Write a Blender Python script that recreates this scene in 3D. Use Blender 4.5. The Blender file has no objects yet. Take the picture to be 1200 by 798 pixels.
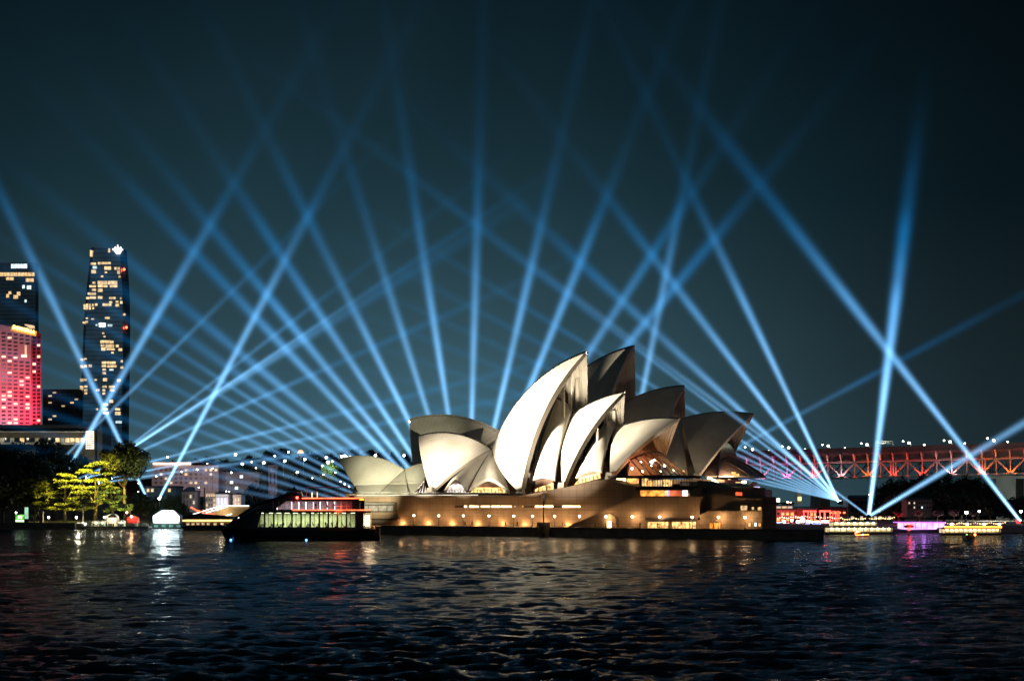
import bpy, bmesh, math, random
import numpy as np
from mathutils import Vector, Matrix, Quaternion
random.seed(7); rng = np.random.default_rng(7)
PI = math.pi; R = math.radians
SC = bpy.context.scene; COL = SC.collection

# ------------------------------------------------------------------ camera, sky, moon, exposure
F, HY, CH = 1720.0, 592.0, 9.0            # focal length in photo pixels, horizon row, eye height
cam = bpy.data.objects.new('camera', bpy.data.cameras.new('camera')); COL.objects.link(cam)
cam.location = (0, 0, CH); cam.rotation_euler = (PI/2, 0, 0)
cam.data.sensor_fit = 'HORIZONTAL'; cam.data.sensor_width = 36; cam.data.lens = F/1200*36
cam.data.shift_y = (HY-399)/1200; cam.data.clip_start = 1; cam.data.clip_end = 20000
SC.camera = cam
world = bpy.data.worlds.new('World'); SC.world = world; world.use_nodes = True
wt = world.node_tree; wt.nodes.clear()
def wn(t, **k):
    n = wt.nodes.new(t)
    for a, b in k.items(): setattr(n, a, b)
    return n
sky = wn('ShaderNodeTexSky', sky_type='NISHITA'); sky.sun_disc = False
sky.sun_elevation = R(25); sky.sun_rotation = R(200)
bg1 = wn('ShaderNodeBackground'); bg1.inputs[1].default_value = 0.00012
wt.links.new(sky.outputs[0], bg1.inputs[0])
tc = wn('ShaderNodeTexCoord'); sx = wn('ShaderNodeSeparateXYZ'); wt.links.new(tc.outputs['Generated'], sx.inputs[0])
ramp = wn('ShaderNodeValToRGB'); wt.links.new(sx.outputs[2], ramp.inputs[0])
el = ramp.color_ramp.elements
el[0].position = 0.0; el[0].color = (.0150, .0235, .0245, 1)
el[1].position = 0.36; el[1].color = (.0003, .0026, .0050, 1)
e = el.new(.10); e.color = (.0100, .0180, .0195, 1)
e = el.new(.20); e.color = (.0022, .0092, .0125, 1)
def wm(op, a, b=None):
    n = wn('ShaderNodeMath', operation=op)
    for k, v in enumerate((a, b)):
        if v is None: continue
        if isinstance(v, (int, float)): n.inputs[k].default_value = v
        else: wt.links.new(v, n.inputs[k])
    return n.outputs[0]
# blue city glow hanging in the mist over the harbour, thicker in uneven banks
cn = wn('ShaderNodeTexNoise'); cn.inputs['Scale'].default_value = 5; cn.inputs['Detail'].default_value = 5; wt.links.new(tc.outputs['Generated'], cn.inputs['Vector'])
bx = wm('DIVIDE', wm('ADD', sx.outputs[0], .10), .285); gl = wm('MULTIPLY', wm('POWER', 2.718, wm('MULTIPLY', wm('MULTIPLY', bx, bx), -1)), wm('POWER', 2.718, wm('MULTIPLY', wm('MAXIMUM', sx.outputs[2], 0), -8.5)))
gl = wm('MULTIPLY', gl, wm('ADD', wm('MULTIPLY', cn.outputs[0], 1.1), .45))
gc = wn('ShaderNodeVectorMath', operation='SCALE'); gc.inputs[0].default_value = (.056, .155, .215); wt.links.new(gl, gc.inputs['Scale'])
ga = wn('ShaderNodeVectorMath', operation='ADD'); dk = wn('ShaderNodeMapRange', interpolation_type='SMOOTHSTEP'); wt.links.new(sx.outputs[0], dk.inputs[0]); dk.inputs[1].default_value = .08; dk.inputs[2].default_value = .36; dk.inputs[3].default_value = 1; dk.inputs[4].default_value = .42
dv = wn('ShaderNodeVectorMath', operation='SCALE'); wt.links.new(ramp.outputs[0], dv.inputs[0]); wt.links.new(dk.outputs[0], dv.inputs['Scale']); wt.links.new(dv.outputs[0], ga.inputs[0]); wt.links.new(gc.outputs[0], ga.inputs[1])
bg2 = wn('ShaderNodeBackground'); bg2.inputs[1].default_value = 1.0
wt.links.new(ga.outputs[0], bg2.inputs[0])
ad = wn('ShaderNodeAddShader'); wo = wn('ShaderNodeOutputWorld')
wt.links.new(bg1.outputs[0], ad.inputs[0]); wt.links.new(bg2.outputs[0], ad.inputs[1]); wt.links.new(ad.outputs[0], wo.inputs[0])
moon = bpy.data.lights.new('moon', 'SUN'); moon.energy = 0.012; moon.angle = R(.5); moon.color = (.8, .9, 1)
mo = bpy.data.objects.new('moon', moon); COL.objects.link(mo); mo.rotation_euler = (R(65), 0, R(-20))
vs = SC.view_settings; vs.view_transform = 'Standard'; vs.look = 'None'; vs.exposure = 0; vs.gamma = 1; vs.use_curve_mapping = False
cy = SC.cycles; cy.use_denoising = True; cy.denoiser = 'OPENIMAGEDENOISE'; cy.denoising_input_passes = 'RGB_ALBEDO_NORMAL'
cy.max_bounces = 6; cy.diffuse_bounces = 2; cy.glossy_bounces = 3; cy.transparent_max_bounces = 16; cy.volume_bounces = 0
cy.sample_clamp_indirect = 4; cy.sample_clamp_direct = 0; cy.use_light_tree = True; cy.caustics_reflective = False
cy.volume_max_steps = 256

# ------------------------------------------------------------------ helpers
def ray(px, py): return Vector(((px-600)/F, 1.0, (HY-py)/F))
def W(px, py, Y): return Vector(((px-600)/F*Y, Y, CH+(HY-py)/F*Y))
def gx(px, Y): return (px-600)/F*Y
def gz(py, Y): return CH+(HY-py)/F*Y
ORD = ['zeroth', 'first', 'second', 'third', 'fourth', 'fifth', 'sixth', 'seventh', 'eighth', 'ninth', 'tenth', 'eleventh', 'twelfth', 'thirteenth', 'fourteenth', 'fifteenth',
       'sixteenth', 'seventeenth', 'eighteenth', 'nineteenth', 'twentieth', 'twenty-first', 'twenty-second', 'twenty-third', 'twenty-fourth', 'twenty-fifth']

MATS = {}
def nm(t, typ, **k):
    n = t.nodes.new(typ)
    for a, b in k.items(): setattr(n, a, b)
    return n
def mat(name, col, rough=.6, metal=0.0, var=.25, scale=.6, bump=0.0, bscale=4.0, spec=.5):
    """plain surface with two scales of procedural colour variation (wear, dirt)"""
    if name in MATS: return MATS[name]
    m = bpy.data.materials.new(name); m.use_nodes = True; t = m.node_tree; p = t.nodes['Principled BSDF']
    p.inputs['Roughness'].default_value = rough; p.inputs['Metallic'].default_value = metal
    p.inputs['Specular IOR Level'].default_value = spec
    tcn = nm(t, 'ShaderNodeTexCoord'); n1 = nm(t, 'ShaderNodeTexNoise'); n1.inputs['Scale'].default_value = scale; n1.inputs['Detail'].default_value = 6
    t.links.new(tcn.outputs['Object'], n1.inputs['Vector'])
    mr = nm(t, 'ShaderNodeMapRange'); mr.inputs[1].default_value = .3; mr.inputs[2].default_value = .7; mr.inputs[3].default_value = 1-var; mr.inputs[4].default_value = 1+var
    t.links.new(n1.outputs[0], mr.inputs[0])
    mx = nm(t, 'ShaderNodeMix', data_type='RGBA', blend_type='MULTIPLY'); mx.inputs[0].default_value = 1
    mx.inputs[6].default_value = (*col, 1); t.links.new(mr.outputs[0], mx.inputs[7]); t.links.new(mx.outputs[2], p.inputs['Base Color'])
    if bump:
        n2 = nm(t, 'ShaderNodeTexNoise'); n2.inputs['Scale'].default_value = bscale; t.links.new(tcn.outputs['Object'], n2.inputs['Vector'])
        b = nm(t, 'ShaderNodeBump'); b.inputs['Strength'].default_value = bump; b.inputs['Distance'].default_value = .1
        t.links.new(n2.outputs[0], b.inputs['Height']); t.links.new(b.outputs[0], p.inputs['Normal'])
    MATS[name] = m; return m
def lit(name, col, s, var=.0, scale=1.0, sample=False):
    """something that gives off light: lamp glass, lit window, screen"""
    if name in MATS: return MATS[name]
    m = bpy.data.materials.new(name); m.use_nodes = True; t = m.node_tree; p = t.nodes['Principled BSDF']
    p.inputs['Base Color'].default_value = (*[min(1, c*.3) for c in col], 1); p.inputs['Roughness'].default_value = .3
    p.inputs['Emission Color'].default_value = (*col, 1); p.inputs['Emission Strength'].default_value = s
    if var:
        tcn = nm(t, 'ShaderNodeTexCoord'); n1 = nm(t, 'ShaderNodeTexNoise'); n1.inputs['Scale'].default_value = scale; n1.inputs['Detail'].default_value = 3
        t.links.new(tcn.outputs['Object'], n1.inputs['Vector'])
        mr = nm(t, 'ShaderNodeMapRange'); mr.inputs[1].default_value = .35; mr.inputs[2].default_value = .65; mr.inputs[3].default_value = s*(1-var); mr.inputs[4].default_value = s*(1+var)
        t.links.new(n1.outputs[0], mr.inputs[0]); t.links.new(mr.outputs[0], p.inputs['Emission Strength'])
    m.cycles.emission_sampling = 'AUTO' if sample else 'NONE'
    MATS[name] = m; return m

def tag(o, label=None, cat=None, group=None, kind=None):
    if label: o['label'] = label
    if cat: o['category'] = cat
    if group: o['group'] = group
    if kind: o['kind'] = kind
    return o
def thing(name, label, cat, loc=(0, 0, 0), rz=0.0, group=None):
    o = bpy.data.objects.new(name, None); COL.objects.link(o); o.empty_display_size = 1
    o.location = loc; o.rotation_euler = (0, 0, rz); return tag(o, label, cat, group)
def copy_tree(o, parent=None):
    c = o.copy(); COL.objects.link(c)
    if parent is not None: c.parent = parent
    for ch in list(o.children): copy_tree(ch, c)
    return c

class MB:
    """collects shapes and links them as ONE mesh object"""
    def __init__(s): s.v = []; s.f = []; s.sm = []
    def add(s, vs, fs, smooth=False):
        b = len(s.v); s.v += [tuple(v) for v in vs]
        for f in fs: s.f.append([b+i for i in f]); s.sm.append(smooth)
        return s
    def hexa(s, p):   # 8 points: 4 bottom, 4 top, same order
        return s.add(p, [(0, 3, 2, 1), (4, 5, 6, 7), (0, 1, 5, 4), (1, 2, 6, 5), (2, 3, 7, 6), (3, 0, 4, 7)])
    def box(s, x0, x1, y0, y1, z0, z1):
        return s.hexa([(x0, y0, z0), (x1, y0, z0), (x1, y1, z0), (x0, y1, z0), (x0, y0, z1), (x1, y0, z1), (x1, y1, z1), (x0, y1, z1)])
    def obox(s, a, b, depth, z0, z1):
        """upright slab from a to b (xy), extruded by vector depth (xy), between z0 and z1"""
        a, b, d = Vector(a[:2]), Vector(b[:2]), Vector(depth[:2]); q = [a, b, b+d, a+d]
        return s.hexa([(p.x, p.y, z0) for p in q]+[(p.x, p.y, z1) for p in q])
    def prism(s, poly, vec):
        """polygon (3D points) extruded by vec"""
        n = len(poly); vec = Vector(vec); p = [Vector(q) for q in poly]
        fs = [tuple(range(n-1, -1, -1)), tuple(range(n, 2*n))]+[(i, (i+1) % n, n+(i+1) % n, n+i) for i in range(n)]
        return s.add(p+[q+vec for q in p], fs)
    def tube(s, a, b, r0, r1=None, n=8, smooth=True):
        a, b = Vector(a), Vector(b); r1 = r0 if r1 is None else r1; d = (b-a).normalized()
        u = d.orthogonal().normalized(); w = d.cross(u); vs = []
        for c, r in ((a, r0), (b, r1)):
            for i in range(n): t = 2*PI*i/n; vs.append(c+r*(math.cos(t)*u+math.sin(t)*w))
        base = len(s.v); s.add(vs, [(i, (i+1) % n, n+(i+1) % n, n+i) for i in range(n)], smooth)
        for cap in (list(range(n-1, -1, -1)), list(range(n, 2*n))): s.f.append([base+i for i in cap]); s.sm.append(False)
        return s
    def bar(s, a, b, w, h):
        """rectangular bar from a to b"""
        a, b = Vector(a), Vector(b); d = (b-a).normalized(); up = Vector((0, 0, 1)) if abs(d.z) < .95 else Vector((0, 1, 0))
        u = d.cross(up).normalized()*w/2; v = u.cross(d).normalized()*h/2
        return s.hexa([a-u-v, a+u-v, b+u-v, b-u-v, a-u+v, a+u+v, b+u+v, b-u+v])
    def lathe(s, prof, c=(0, 0, 0), n=12, smooth=True):
        vs = []; c = Vector(c)
        for r, z in prof:
            for i in range(n): t = 2*PI*i/n; vs.append((c.x+r*math.cos(t), c.y+r*math.sin(t), c.z+z))
        fs = [(k*n+i, k*n+(i+1) % n, (k+1)*n+(i+1) % n, (k+1)*n+i) for k in range(len(prof)-1) for i in range(n)]
        base = len(s.v); s.add(vs, fs, smooth); m = (len(prof)-1)*n
        s.f.append([base+i for i in range(n-1, -1, -1)]); s.sm.append(False); s.f.append([base+m+i for i in range(n)]); s.sm.append(False)
        return s
    def ball(s, c, r, n=10, m=6, sz=1.0):
        return s.lathe([(r*math.sin(PI*max(k, .08)/m) if k < m else r*.04, -r*sz*math.cos(PI*k/m)) for k in range(m+1)], c, n)
    def grid(s, G, smooth=True, flip=False):
        n, m = len(G), len(G[0]); vs = [p for row in G for p in row]
        fs = [(i*m+j, i*m+j+1, (i+1)*m+j+1, (i+1)*m+j) for i in range(n-1) for j in range(m-1)]
        if flip: fs = [f[::-1] for f in fs]
        return s.add(vs, fs, smooth)
    def mesh(s, name, m):
        me = bpy.data.meshes.new(name); me.from_pydata([tuple(v) for v in s.v], [], s.f)
        me.polygons.foreach_set('use_smooth', s.sm)
        if m: me.materials.append(m)
        me.update(); return me
    def build(s, name, m, parent=None, world=False, **t):
        o = bpy.data.objects.new(name, s.mesh(name, m)); COL.objects.link(o)
        if parent is not None:
            o.parent = parent
            if world: o.matrix_parent_inverse = (Matrix.Translation(parent.location) @ parent.rotation_euler.to_matrix().to_4x4()).inverted()
        return tag(o, **t)
def inst(name, me, parent, loc=(0, 0, 0), rot=None):
    o = bpy.data.objects.new(name, me); COL.objects.link(o); o.parent = parent; o.location = loc
    if rot is not None:
        o.rotation_mode = 'QUATERNION'; o.rotation_quaternion = rot
    return o
def point(name, loc, power, col, rad=.3):
    l = bpy.data.lights.new(name, 'POINT'); l.energy = power; l.color = col; l.shadow_soft_size = rad
    o = bpy.data.objects.new(name, l); COL.objects.link(o); o.location = loc; return o
def spot(name, loc, to, power, col, size, blend=.6, rad=.3):
    l = bpy.data.lights.new(name, 'SPOT'); l.energy = power; l.color = col; l.shadow_soft_size = rad; l.spot_size = R(size); l.spot_blend = blend
    o = bpy.data.objects.new(name, l); COL.objects.link(o); o.location = loc
    o.rotation_mode = 'QUATERNION'; o.rotation_quaternion = (Vector(to)-Vector(loc)).to_track_quat('-Z', 'Y'); return o
def area(name, loc, to, power, col, sx, sy):
    l = bpy.data.lights.new(name, 'AREA'); l.energy = power; l.color = col; l.shape = 'RECTANGLE'; l.size = sx; l.size_y = sy
    o = bpy.data.objects.new(name, l); COL.objects.link(o); o.location = loc
    o.rotation_mode = 'QUATERNION'; o.rotation_quaternion = (Vector(to)-Vector(loc)).to_track_quat('-Z', 'Y'); return o

# ------------------------------------------------------------------ materials
TILE = None
def tile_mat():
    m = bpy.data.materials.new('glazed cream tile'); m.use_nodes = True; t = m.node_tree; p = t.nodes['Principled BSDF']
    p.inputs['Roughness'].default_value = .42; p.inputs['Specular IOR Level'].default_value = .35
    uv = nm(t, 'ShaderNodeUVMap'); sp = nm(t, 'ShaderNodeSeparateXYZ'); t.links.new(uv.outputs[0], sp.inputs[0])
    def math_(op, a, b=None):
        n = nm(t, 'ShaderNodeMath', operation=op)
        for k, v in enumerate((a, b)):
            if v is None: continue
            if isinstance(v, (int, float)): n.inputs[k].default_value = v
            else: t.links.new(v, n.inputs[k])
        return n.outputs[0]
    fr = math_('FRACT', math_('MULTIPLY', sp.outputs[0], 20.0)); tri = math_('ABSOLUTE', math_('SUBTRACT', fr, .5))
    seam = math_('GREATER_THAN', tri, .468)
    chev = math_('FRACT', math_('ADD', math_('MULTIPLY', sp.outputs[1], 15.0), math_('MULTIPLY', tri, 1.6)))
    lid = math_('LESS_THAN', chev, .05); mark = math_('MAXIMUM', seam, lid)
    tcn = nm(t, 'ShaderNodeTexCoord'); n1 = nm(t, 'ShaderNodeTexNoise'); n1.inputs['Scale'].default_value = .16; n1.inputs['Detail'].default_value = 7; t.links.new(tcn.outputs['Object'], n1.inputs['Vector'])
    cr = nm(t, 'ShaderNodeValToRGB'); t.links.new(n1.outputs[0], cr.inputs[0])
    cr.color_ramp.elements[0].position = .3; cr.color_ramp.elements[0].color = (.58, .53, .43, 1); cr.color_ramp.elements[1].position = .7; cr.color_ramp.elements[1].color = (.78, .74, .65, 1)
    mx = nm(t, 'ShaderNodeMix', data_type='RGBA'); t.links.new(math_('MULTIPLY', mark, .62), mx.inputs[0]); t.links.new(cr.outputs[0], mx.inputs[6]); mx.inputs[7].default_value = (.46, .41, .33, 1)
    t.links.new(mx.outputs[2], p.inputs['Base Color'])
    b = nm(t, 'ShaderNodeBump'); b.inputs['Strength'].default_value = .25; b.inputs['Distance'].default_value = .06; b.invert = True
    t.links.new(mark, b.inputs['Height']); t.links.new(b.outputs[0], p.inputs['Normal'])
    return m
M_TILE = tile_mat()
M_RIB = mat('precast concrete rib', (.50, .45, .37), .7, var=.12, scale=.4)
def granite():
    m = mat('pink granite cladding', (.40, .27, .17), .6, var=.16, scale=.22, bump=.2, bscale=1.5); t = m.node_tree; p = t.nodes['Principled BSDF']
    g = nm(t, 'ShaderNodeNewGeometry'); mp = nm(t, 'ShaderNodeMapping'); mp.inputs['Rotation'].default_value = (0, 0, R(35.3)); t.links.new(g.outputs['Position'], mp.inputs[0])
    s1 = nm(t, 'ShaderNodeSeparateXYZ'); c1 = nm(t, 'ShaderNodeCombineXYZ'); t.links.new(mp.outputs[0], s1.inputs[0]); t.links.new(s1.outputs[0], c1.inputs[0]); t.links.new(s1.outputs[2], c1.inputs[1])
    bk = nm(t, 'ShaderNodeTexBrick'); t.links.new(c1.outputs[0], bk.inputs['Vector']); bk.offset = 0; bk.inputs['Scale'].default_value = 1; bk.inputs['Brick Width'].default_value = 2.6; bk.inputs['Row Height'].default_value = 1.9
    bk.inputs['Mortar Size'].default_value = .055; bk.inputs['Color1'].default_value = (1, 1, 1, 1); bk.inputs['Color2'].default_value = (.84, .83, .82, 1); bk.inputs['Mortar'].default_value = (.50, .47, .44, 1)
    mx = nm(t, 'ShaderNodeMix', data_type='RGBA', blend_type='MULTIPLY'); mx.inputs[0].default_value = 1; l = p.inputs['Base Color'].links[0].from_socket; t.links.new(l, mx.inputs[6]); t.links.new(bk.outputs[0], mx.inputs[7]); t.links.new(mx.outputs[2], p.inputs['Base Color']); return m
M_GRAN = granite()
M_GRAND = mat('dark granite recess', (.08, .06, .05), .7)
M_STONE = mat('seawall stone', (.22, .19, .15), .8, var=.35, scale=.35, bump=.6, bscale=1.2)
M_PAVE = mat('promenade paving', (.22, .18, .15), .75, var=.2, scale=.5)
M_BRONZE = mat('bronze mullion', (.10, .065, .04), .4, .5)
M_DARKMET = mat('dark painted steel', (.035, .036, .04), .45, .3)
M_WHITE = mat('white painted steel', (.75, .74, .70), .45, .0, var=.1)
M_GREYC = mat('grey concrete', (.30, .29, .27), .8, var=.2, scale=.15)
M_GLASSD = mat('dark glass', (.012, .015, .02), .12, var=.2)
M_WOOD = mat('brown timber panel', (.22, .10, .05), .55, var=.35, scale=.9)
M_BARK = mat('bark', (.07, .055, .04), .9, var=.4, scale=1.2)
L_AMBER = lit('amber lit interior', (1, .50, .13), 1.3, .7, .9)
L_WARM = lit('warm lit window', (1, .66, .30), .95, .45, .7)
L_WARMHI = lit('bright warm lit strip', (1, .72, .35), 5.5, .35, .25)
L_GLOBE = lit('warm lamp globe', (1, .78, .48), 26)
L_COOL = lit('cool lit window', (.75, .95, 1), 1.4, .4, .7)
L_COOLG = lit('white lamp globe', (.80, 1, .86), 22)
L_RED = lit('red light strip', (1, .12, .04), 4.5, .35, .4)
L_ORANGE = lit('orange light strip', (1, .33, .03), 4.0, .3, .5)


# ------------------------------------------------------------------ water
def water():
    rows = [38.0]
    while rows[-1] < 640: rows.append(rows[-1]*1.0046)
    Y = np.array(rows)[:, None]; u = np.linspace(-.8, .8, 1050)[None, :]
    X = Y*u; YY = Y+0*X; Z = np.zeros_like(X)
    wind = R(-7); sp = np.maximum(Y*.0046, .0015*Y)
    r2 = np.random.default_rng(3)
    for k in range(110):
        lam = .65*(7.5/.65)**(r2.random()**1.3); th = wind+r2.normal()*.42+PI/2; kk = 2*PI/lam
        amp = .0080*lam**.60*(.5+r2.random()); ph = r2.random()*2*PI
        att = np.clip((lam/sp-2.2)/2.0, 0, 1)
        arg = kk*(X*math.cos(th)+YY*math.sin(th))+ph
        s = np.sin(arg); Z += att*amp*(s-.30*np.cos(2*arg))
    # gusts: patches of rougher and calmer water
    g = .75+.35*np.sin(X*.031+YY*.017+1)*np.sin(YY*.023-X*.011)+.25*np.sin(X*.09-YY*.05)
    Z *= np.clip(g, .35, 1.3)
    n, m = Z.shape; co = np.stack([X, YY, Z], -1).reshape(-1, 3)
    i = np.arange((n-1)*(m-1)); a = (i//(m-1))*m+i % (m-1); q = np.stack([a, a+1, a+m+1, a+m], -1)
    # the sheet round it, out to the horizon, a little lower
    out = np.array([(-9000, -400, -.22), (9000, -400, -.22), (9000, 14000, -.22), (-9000, 14000, -.22)])
    co = np.vstack([co, out]); N = n*m; q = np.vstack([q, [[N, N+1, N+2, N+3]]])
    me = bpy.data.meshes.new('water'); me.vertices.add(len(co)); me.vertices.foreach_set('co', co.ravel())
    me.loops.add(q.size); me.loops.foreach_set('vertex_index', q.ravel().astype(np.int32)); me.polygons.add(len(q))
    me.polygons.foreach_set('loop_start', np.arange(0, q.size, 4, dtype=np.int32)); me.polygons.foreach_set('use_smooth', np.ones(len(q), bool)); me.update(); me.validate()
    m_ = bpy.data.materials.new('harbour water'); m_.use_nodes = True; t = m_.node_tree; t.nodes.remove(t.nodes['Principled BSDF']); out_ = t.nodes['Material Output']
    tcn = nm(t, 'ShaderNodeTexCoord'); mp = nm(t, 'ShaderNodeMapping'); mp.inputs['Rotation'].default_value = (0, 0, wind); mp.inputs['Scale'].default_value = (.42, 1.6, 1); t.links.new(tcn.outputs['Object'], mp.inputs[0])
    n1 = nm(t, 'ShaderNodeTexNoise'); n1.inputs['Scale'].default_value = 1.6; n1.inputs['Detail'].default_value = 7; n1.inputs['Roughness'].default_value = .6; t.links.new(mp.outputs[0], n1.inputs['Vector'])
    b = nm(t, 'ShaderNodeBump'); b.inputs['Strength'].default_value = 1.0; b.inputs['Distance'].default_value = .34; t.links.new(n1.outputs[0], b.inputs['Height'])
    df = nm(t, 'ShaderNodeBsdfDiffuse'); df.inputs[0].default_value = (.003, .009, .014, 1); gl_ = nm(t, 'ShaderNodeBsdfGlossy'); gl_.inputs['Roughness'].default_value = .08; gl_.inputs['Color'].default_value = (.50, .53, .56, 1)
    fr = nm(t, 'ShaderNodeFresnel'); fr.inputs['IOR'].default_value = 1.333; mx = nm(t, 'ShaderNodeMixShader')
    for n_ in (df, gl_, fr): t.links.new(b.outputs[0], n_.inputs['Normal'])
    t.links.new(fr.outputs[0], mx.inputs[0]); t.links.new(df.outputs[0], mx.inputs[1]); t.links.new(gl_.outputs[0], mx.inputs[2]); t.links.new(mx.outputs[0], out_.inputs['Surface'])
    me.materials.append(m_); o = bpy.data.objects.new('water', me); COL.objects.link(o); tag(o, 'dark rippled harbour water with streaks of reflected light', 'water', kind='structure')
water()

# ------------------------------------------------------------------ opera house
OP = thing('opera_house', 'opera house with white sail shells on a granite podium, floodlit at night', 'opera house', (0, 470, 0))
class Hall:
    def __init__(s, M, phi):
        s.M = np.array([M[0], M[1], 0.]); s.a = np.array([math.cos(phi), -math.sin(phi), 0]); s.n = np.array([math.sin(phi), math.cos(phi), 0]); s.z = np.array([0, 0, 1.])
    def P(s, al, w, z): return s.M+al*s.a-w*s.n+z*s.z       # along, toward the viewer, up
    def on(s, px, py, w=0):
        r = np.array(ray(px, py)); q = s.M-w*s.n; c = np.array([0, 0, CH]); return c+np.dot(q-c, s.n)/np.dot(r, s.n)*r
FH = Hall((13.1, 461.5), R(32)); BH = Hall((44.2, 530), R(22)); RH = Hall((-50, 505), R(30))
def sphere_c(P, T, B, Rr, n):
    a, b = T-P, B-P; cr = np.cross(a, b); cc = P+np.cross(np.dot(a, a)*b-np.dot(b, b)*a, cr)/(2*np.dot(cr, cr))
    h = math.sqrt(max(Rr*Rr-np.dot(cc-P, cc-P), 0)); nn = cr/np.linalg.norm(cr); c1, c2 = cc+nn*h, cc-nn*h
    return c1 if np.dot(c1-c2, n) > 0 else c2
def mirror(h, p): d = np.dot(p-h.M, h.n); return p-2*d*h.n
def shell_grid(h, P, T, B, Rr, N=40, M=26, k0=.035):
    c = sphere_c(P, T, B, Rr, h.n); d = np.dot(h.M-c, h.n); cp = c+d*h.n; rr = math.sqrt(Rr*Rr-d*d)
    an = lambda p: math.atan2(p[2]-cp[2], np.dot(p-cp, h.a))
    a0, a1 = an(B), an(T)
    if a1-a0 > PI: a1 -= 2*PI
    if a0-a1 > PI: a0 -= 2*PI
    G = np.zeros((N+1, M+1, 3))
    for i in range(N+1):
        t = a0+(a1-a0)*i/N; Q = cp+rr*(math.cos(t)*h.a+math.sin(t)*h.z); u, v = (P-c)/Rr, (Q-c)/Rr; om = math.acos(np.clip(np.dot(u, v), -1, 1))
        k = np.linspace(k0, 1, M+1)[:, None]; G[i] = c+Rr*(np.sin((1-k)*om)*u+np.sin(k*om)*v)/math.sin(om)
    return G, c
def thick_sheet(name, G, nrm, th, parent, mats, ribs=0, label=None):
    """sheet G thickened inward along -nrm (arrays of the same shape); UVs run along the fan; inside face is concrete"""
    n, m = G.shape[:2]; I = G-nrm*np.array(th).reshape(np.shape(th)+(1,)*(3-np.ndim(th)))
    vs = np.vstack([G.reshape(-1, 3), I.reshape(-1, 3)]); K = n*m; fs = []; mi = []; idx = lambda i, j: i*m+j
    for i in range(n-1):
        for j in range(m-1):
            fs.append((idx(i, j), idx(i, j+1), idx(i+1, j+1), idx(i+1, j))); mi.append(0)
            fs.append((K+idx(i, j), K+idx(i+1, j), K+idx(i+1, j+1), K+idx(i, j+1))); mi.append(1)
    nb = len(fs)
    for j in range(m-1):
        for i, s in ((0, 1), (n-1, -1)):
            q = (idx(i, j), K+idx(i, j), K+idx(i, j+1), idx(i, j+1)); fs.append(q if s > 0 else q[::-1]); mi.append(0)
    for i in range(n-1):
        for j, s in ((0, -1), (m-1, 1)):
            q = (idx(i, j), K+idx(i, j), K+idx(i+1, j), idx(i+1, j)); fs.append(q if s > 0 else q[::-1]); mi.append(0)
    me = bpy.data.meshes.new(name); me.from_pydata([tuple(v) for v in vs], [], fs)
    for x in mats: me.materials.append(x)
    me.polygons.foreach_set('material_index', mi); me.polygons.foreach_set('use_smooth', [k < nb and mi[k] == 0 for k in range(len(fs))])
    uv = me.uv_layers.new(name='UVMap'); lv = np.zeros(len(me.loops), np.int32); me.loops.foreach_get('vertex_index', lv); lv %= K
    uv.data.foreach_set('uv', np.stack([lv//m/(n-1), lv % m/(m-1)], -1).ravel()); me.update()
    o = bpy.data.objects.new(name, me); COL.objects.link(o); o.parent = parent; o.matrix_parent_inverse = Matrix.Translation(-parent.location)
    if label: o['label'] = label
    return o
def sail(h, P, T, B, Rr, th=1.5, N=40, far=True, label=None, rearcap=False):
    P, T, B = (np.array(p, float) for p in (P, T, B))
    G, c = shell_grid(h, P, T, B, Rr, N)
    nrm = (G-c)/np.linalg.norm(G-c, axis=-1, keepdims=True)
    n, m = G.shape[:2]
    tv = th*(.45+.55*np.sin(np.linspace(.15, 1, m)*PI/2))[None, :]*np.ones((n, 1)); tv *= np.where(np.arange(n) % 2 == 0, 1.0, .72)[:, None]
    tv[0] = tv[1] = tv[-1] = tv[-2] = th
    tv *= (1-.45*np.linspace(0, 1, m)**6)[None, :]
    thick_sheet('sail_shell', G, nrm, tv, OP, [M_TILE, M_RIB], label=label)
    if far:
        G2 = G-2*np.einsum('ijk,k->ij', G-h.M, h.n)[..., None]*h.n; n2 = nrm-2*np.einsum('ijk,k->ij', nrm, h.n)[..., None]*h.n
        thick_sheet('sail_shell', G2[::-1].copy(), n2[::-1].copy(), tv[::-1].copy(), OP, [M_TILE, M_RIB])
    return G, c
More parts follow.
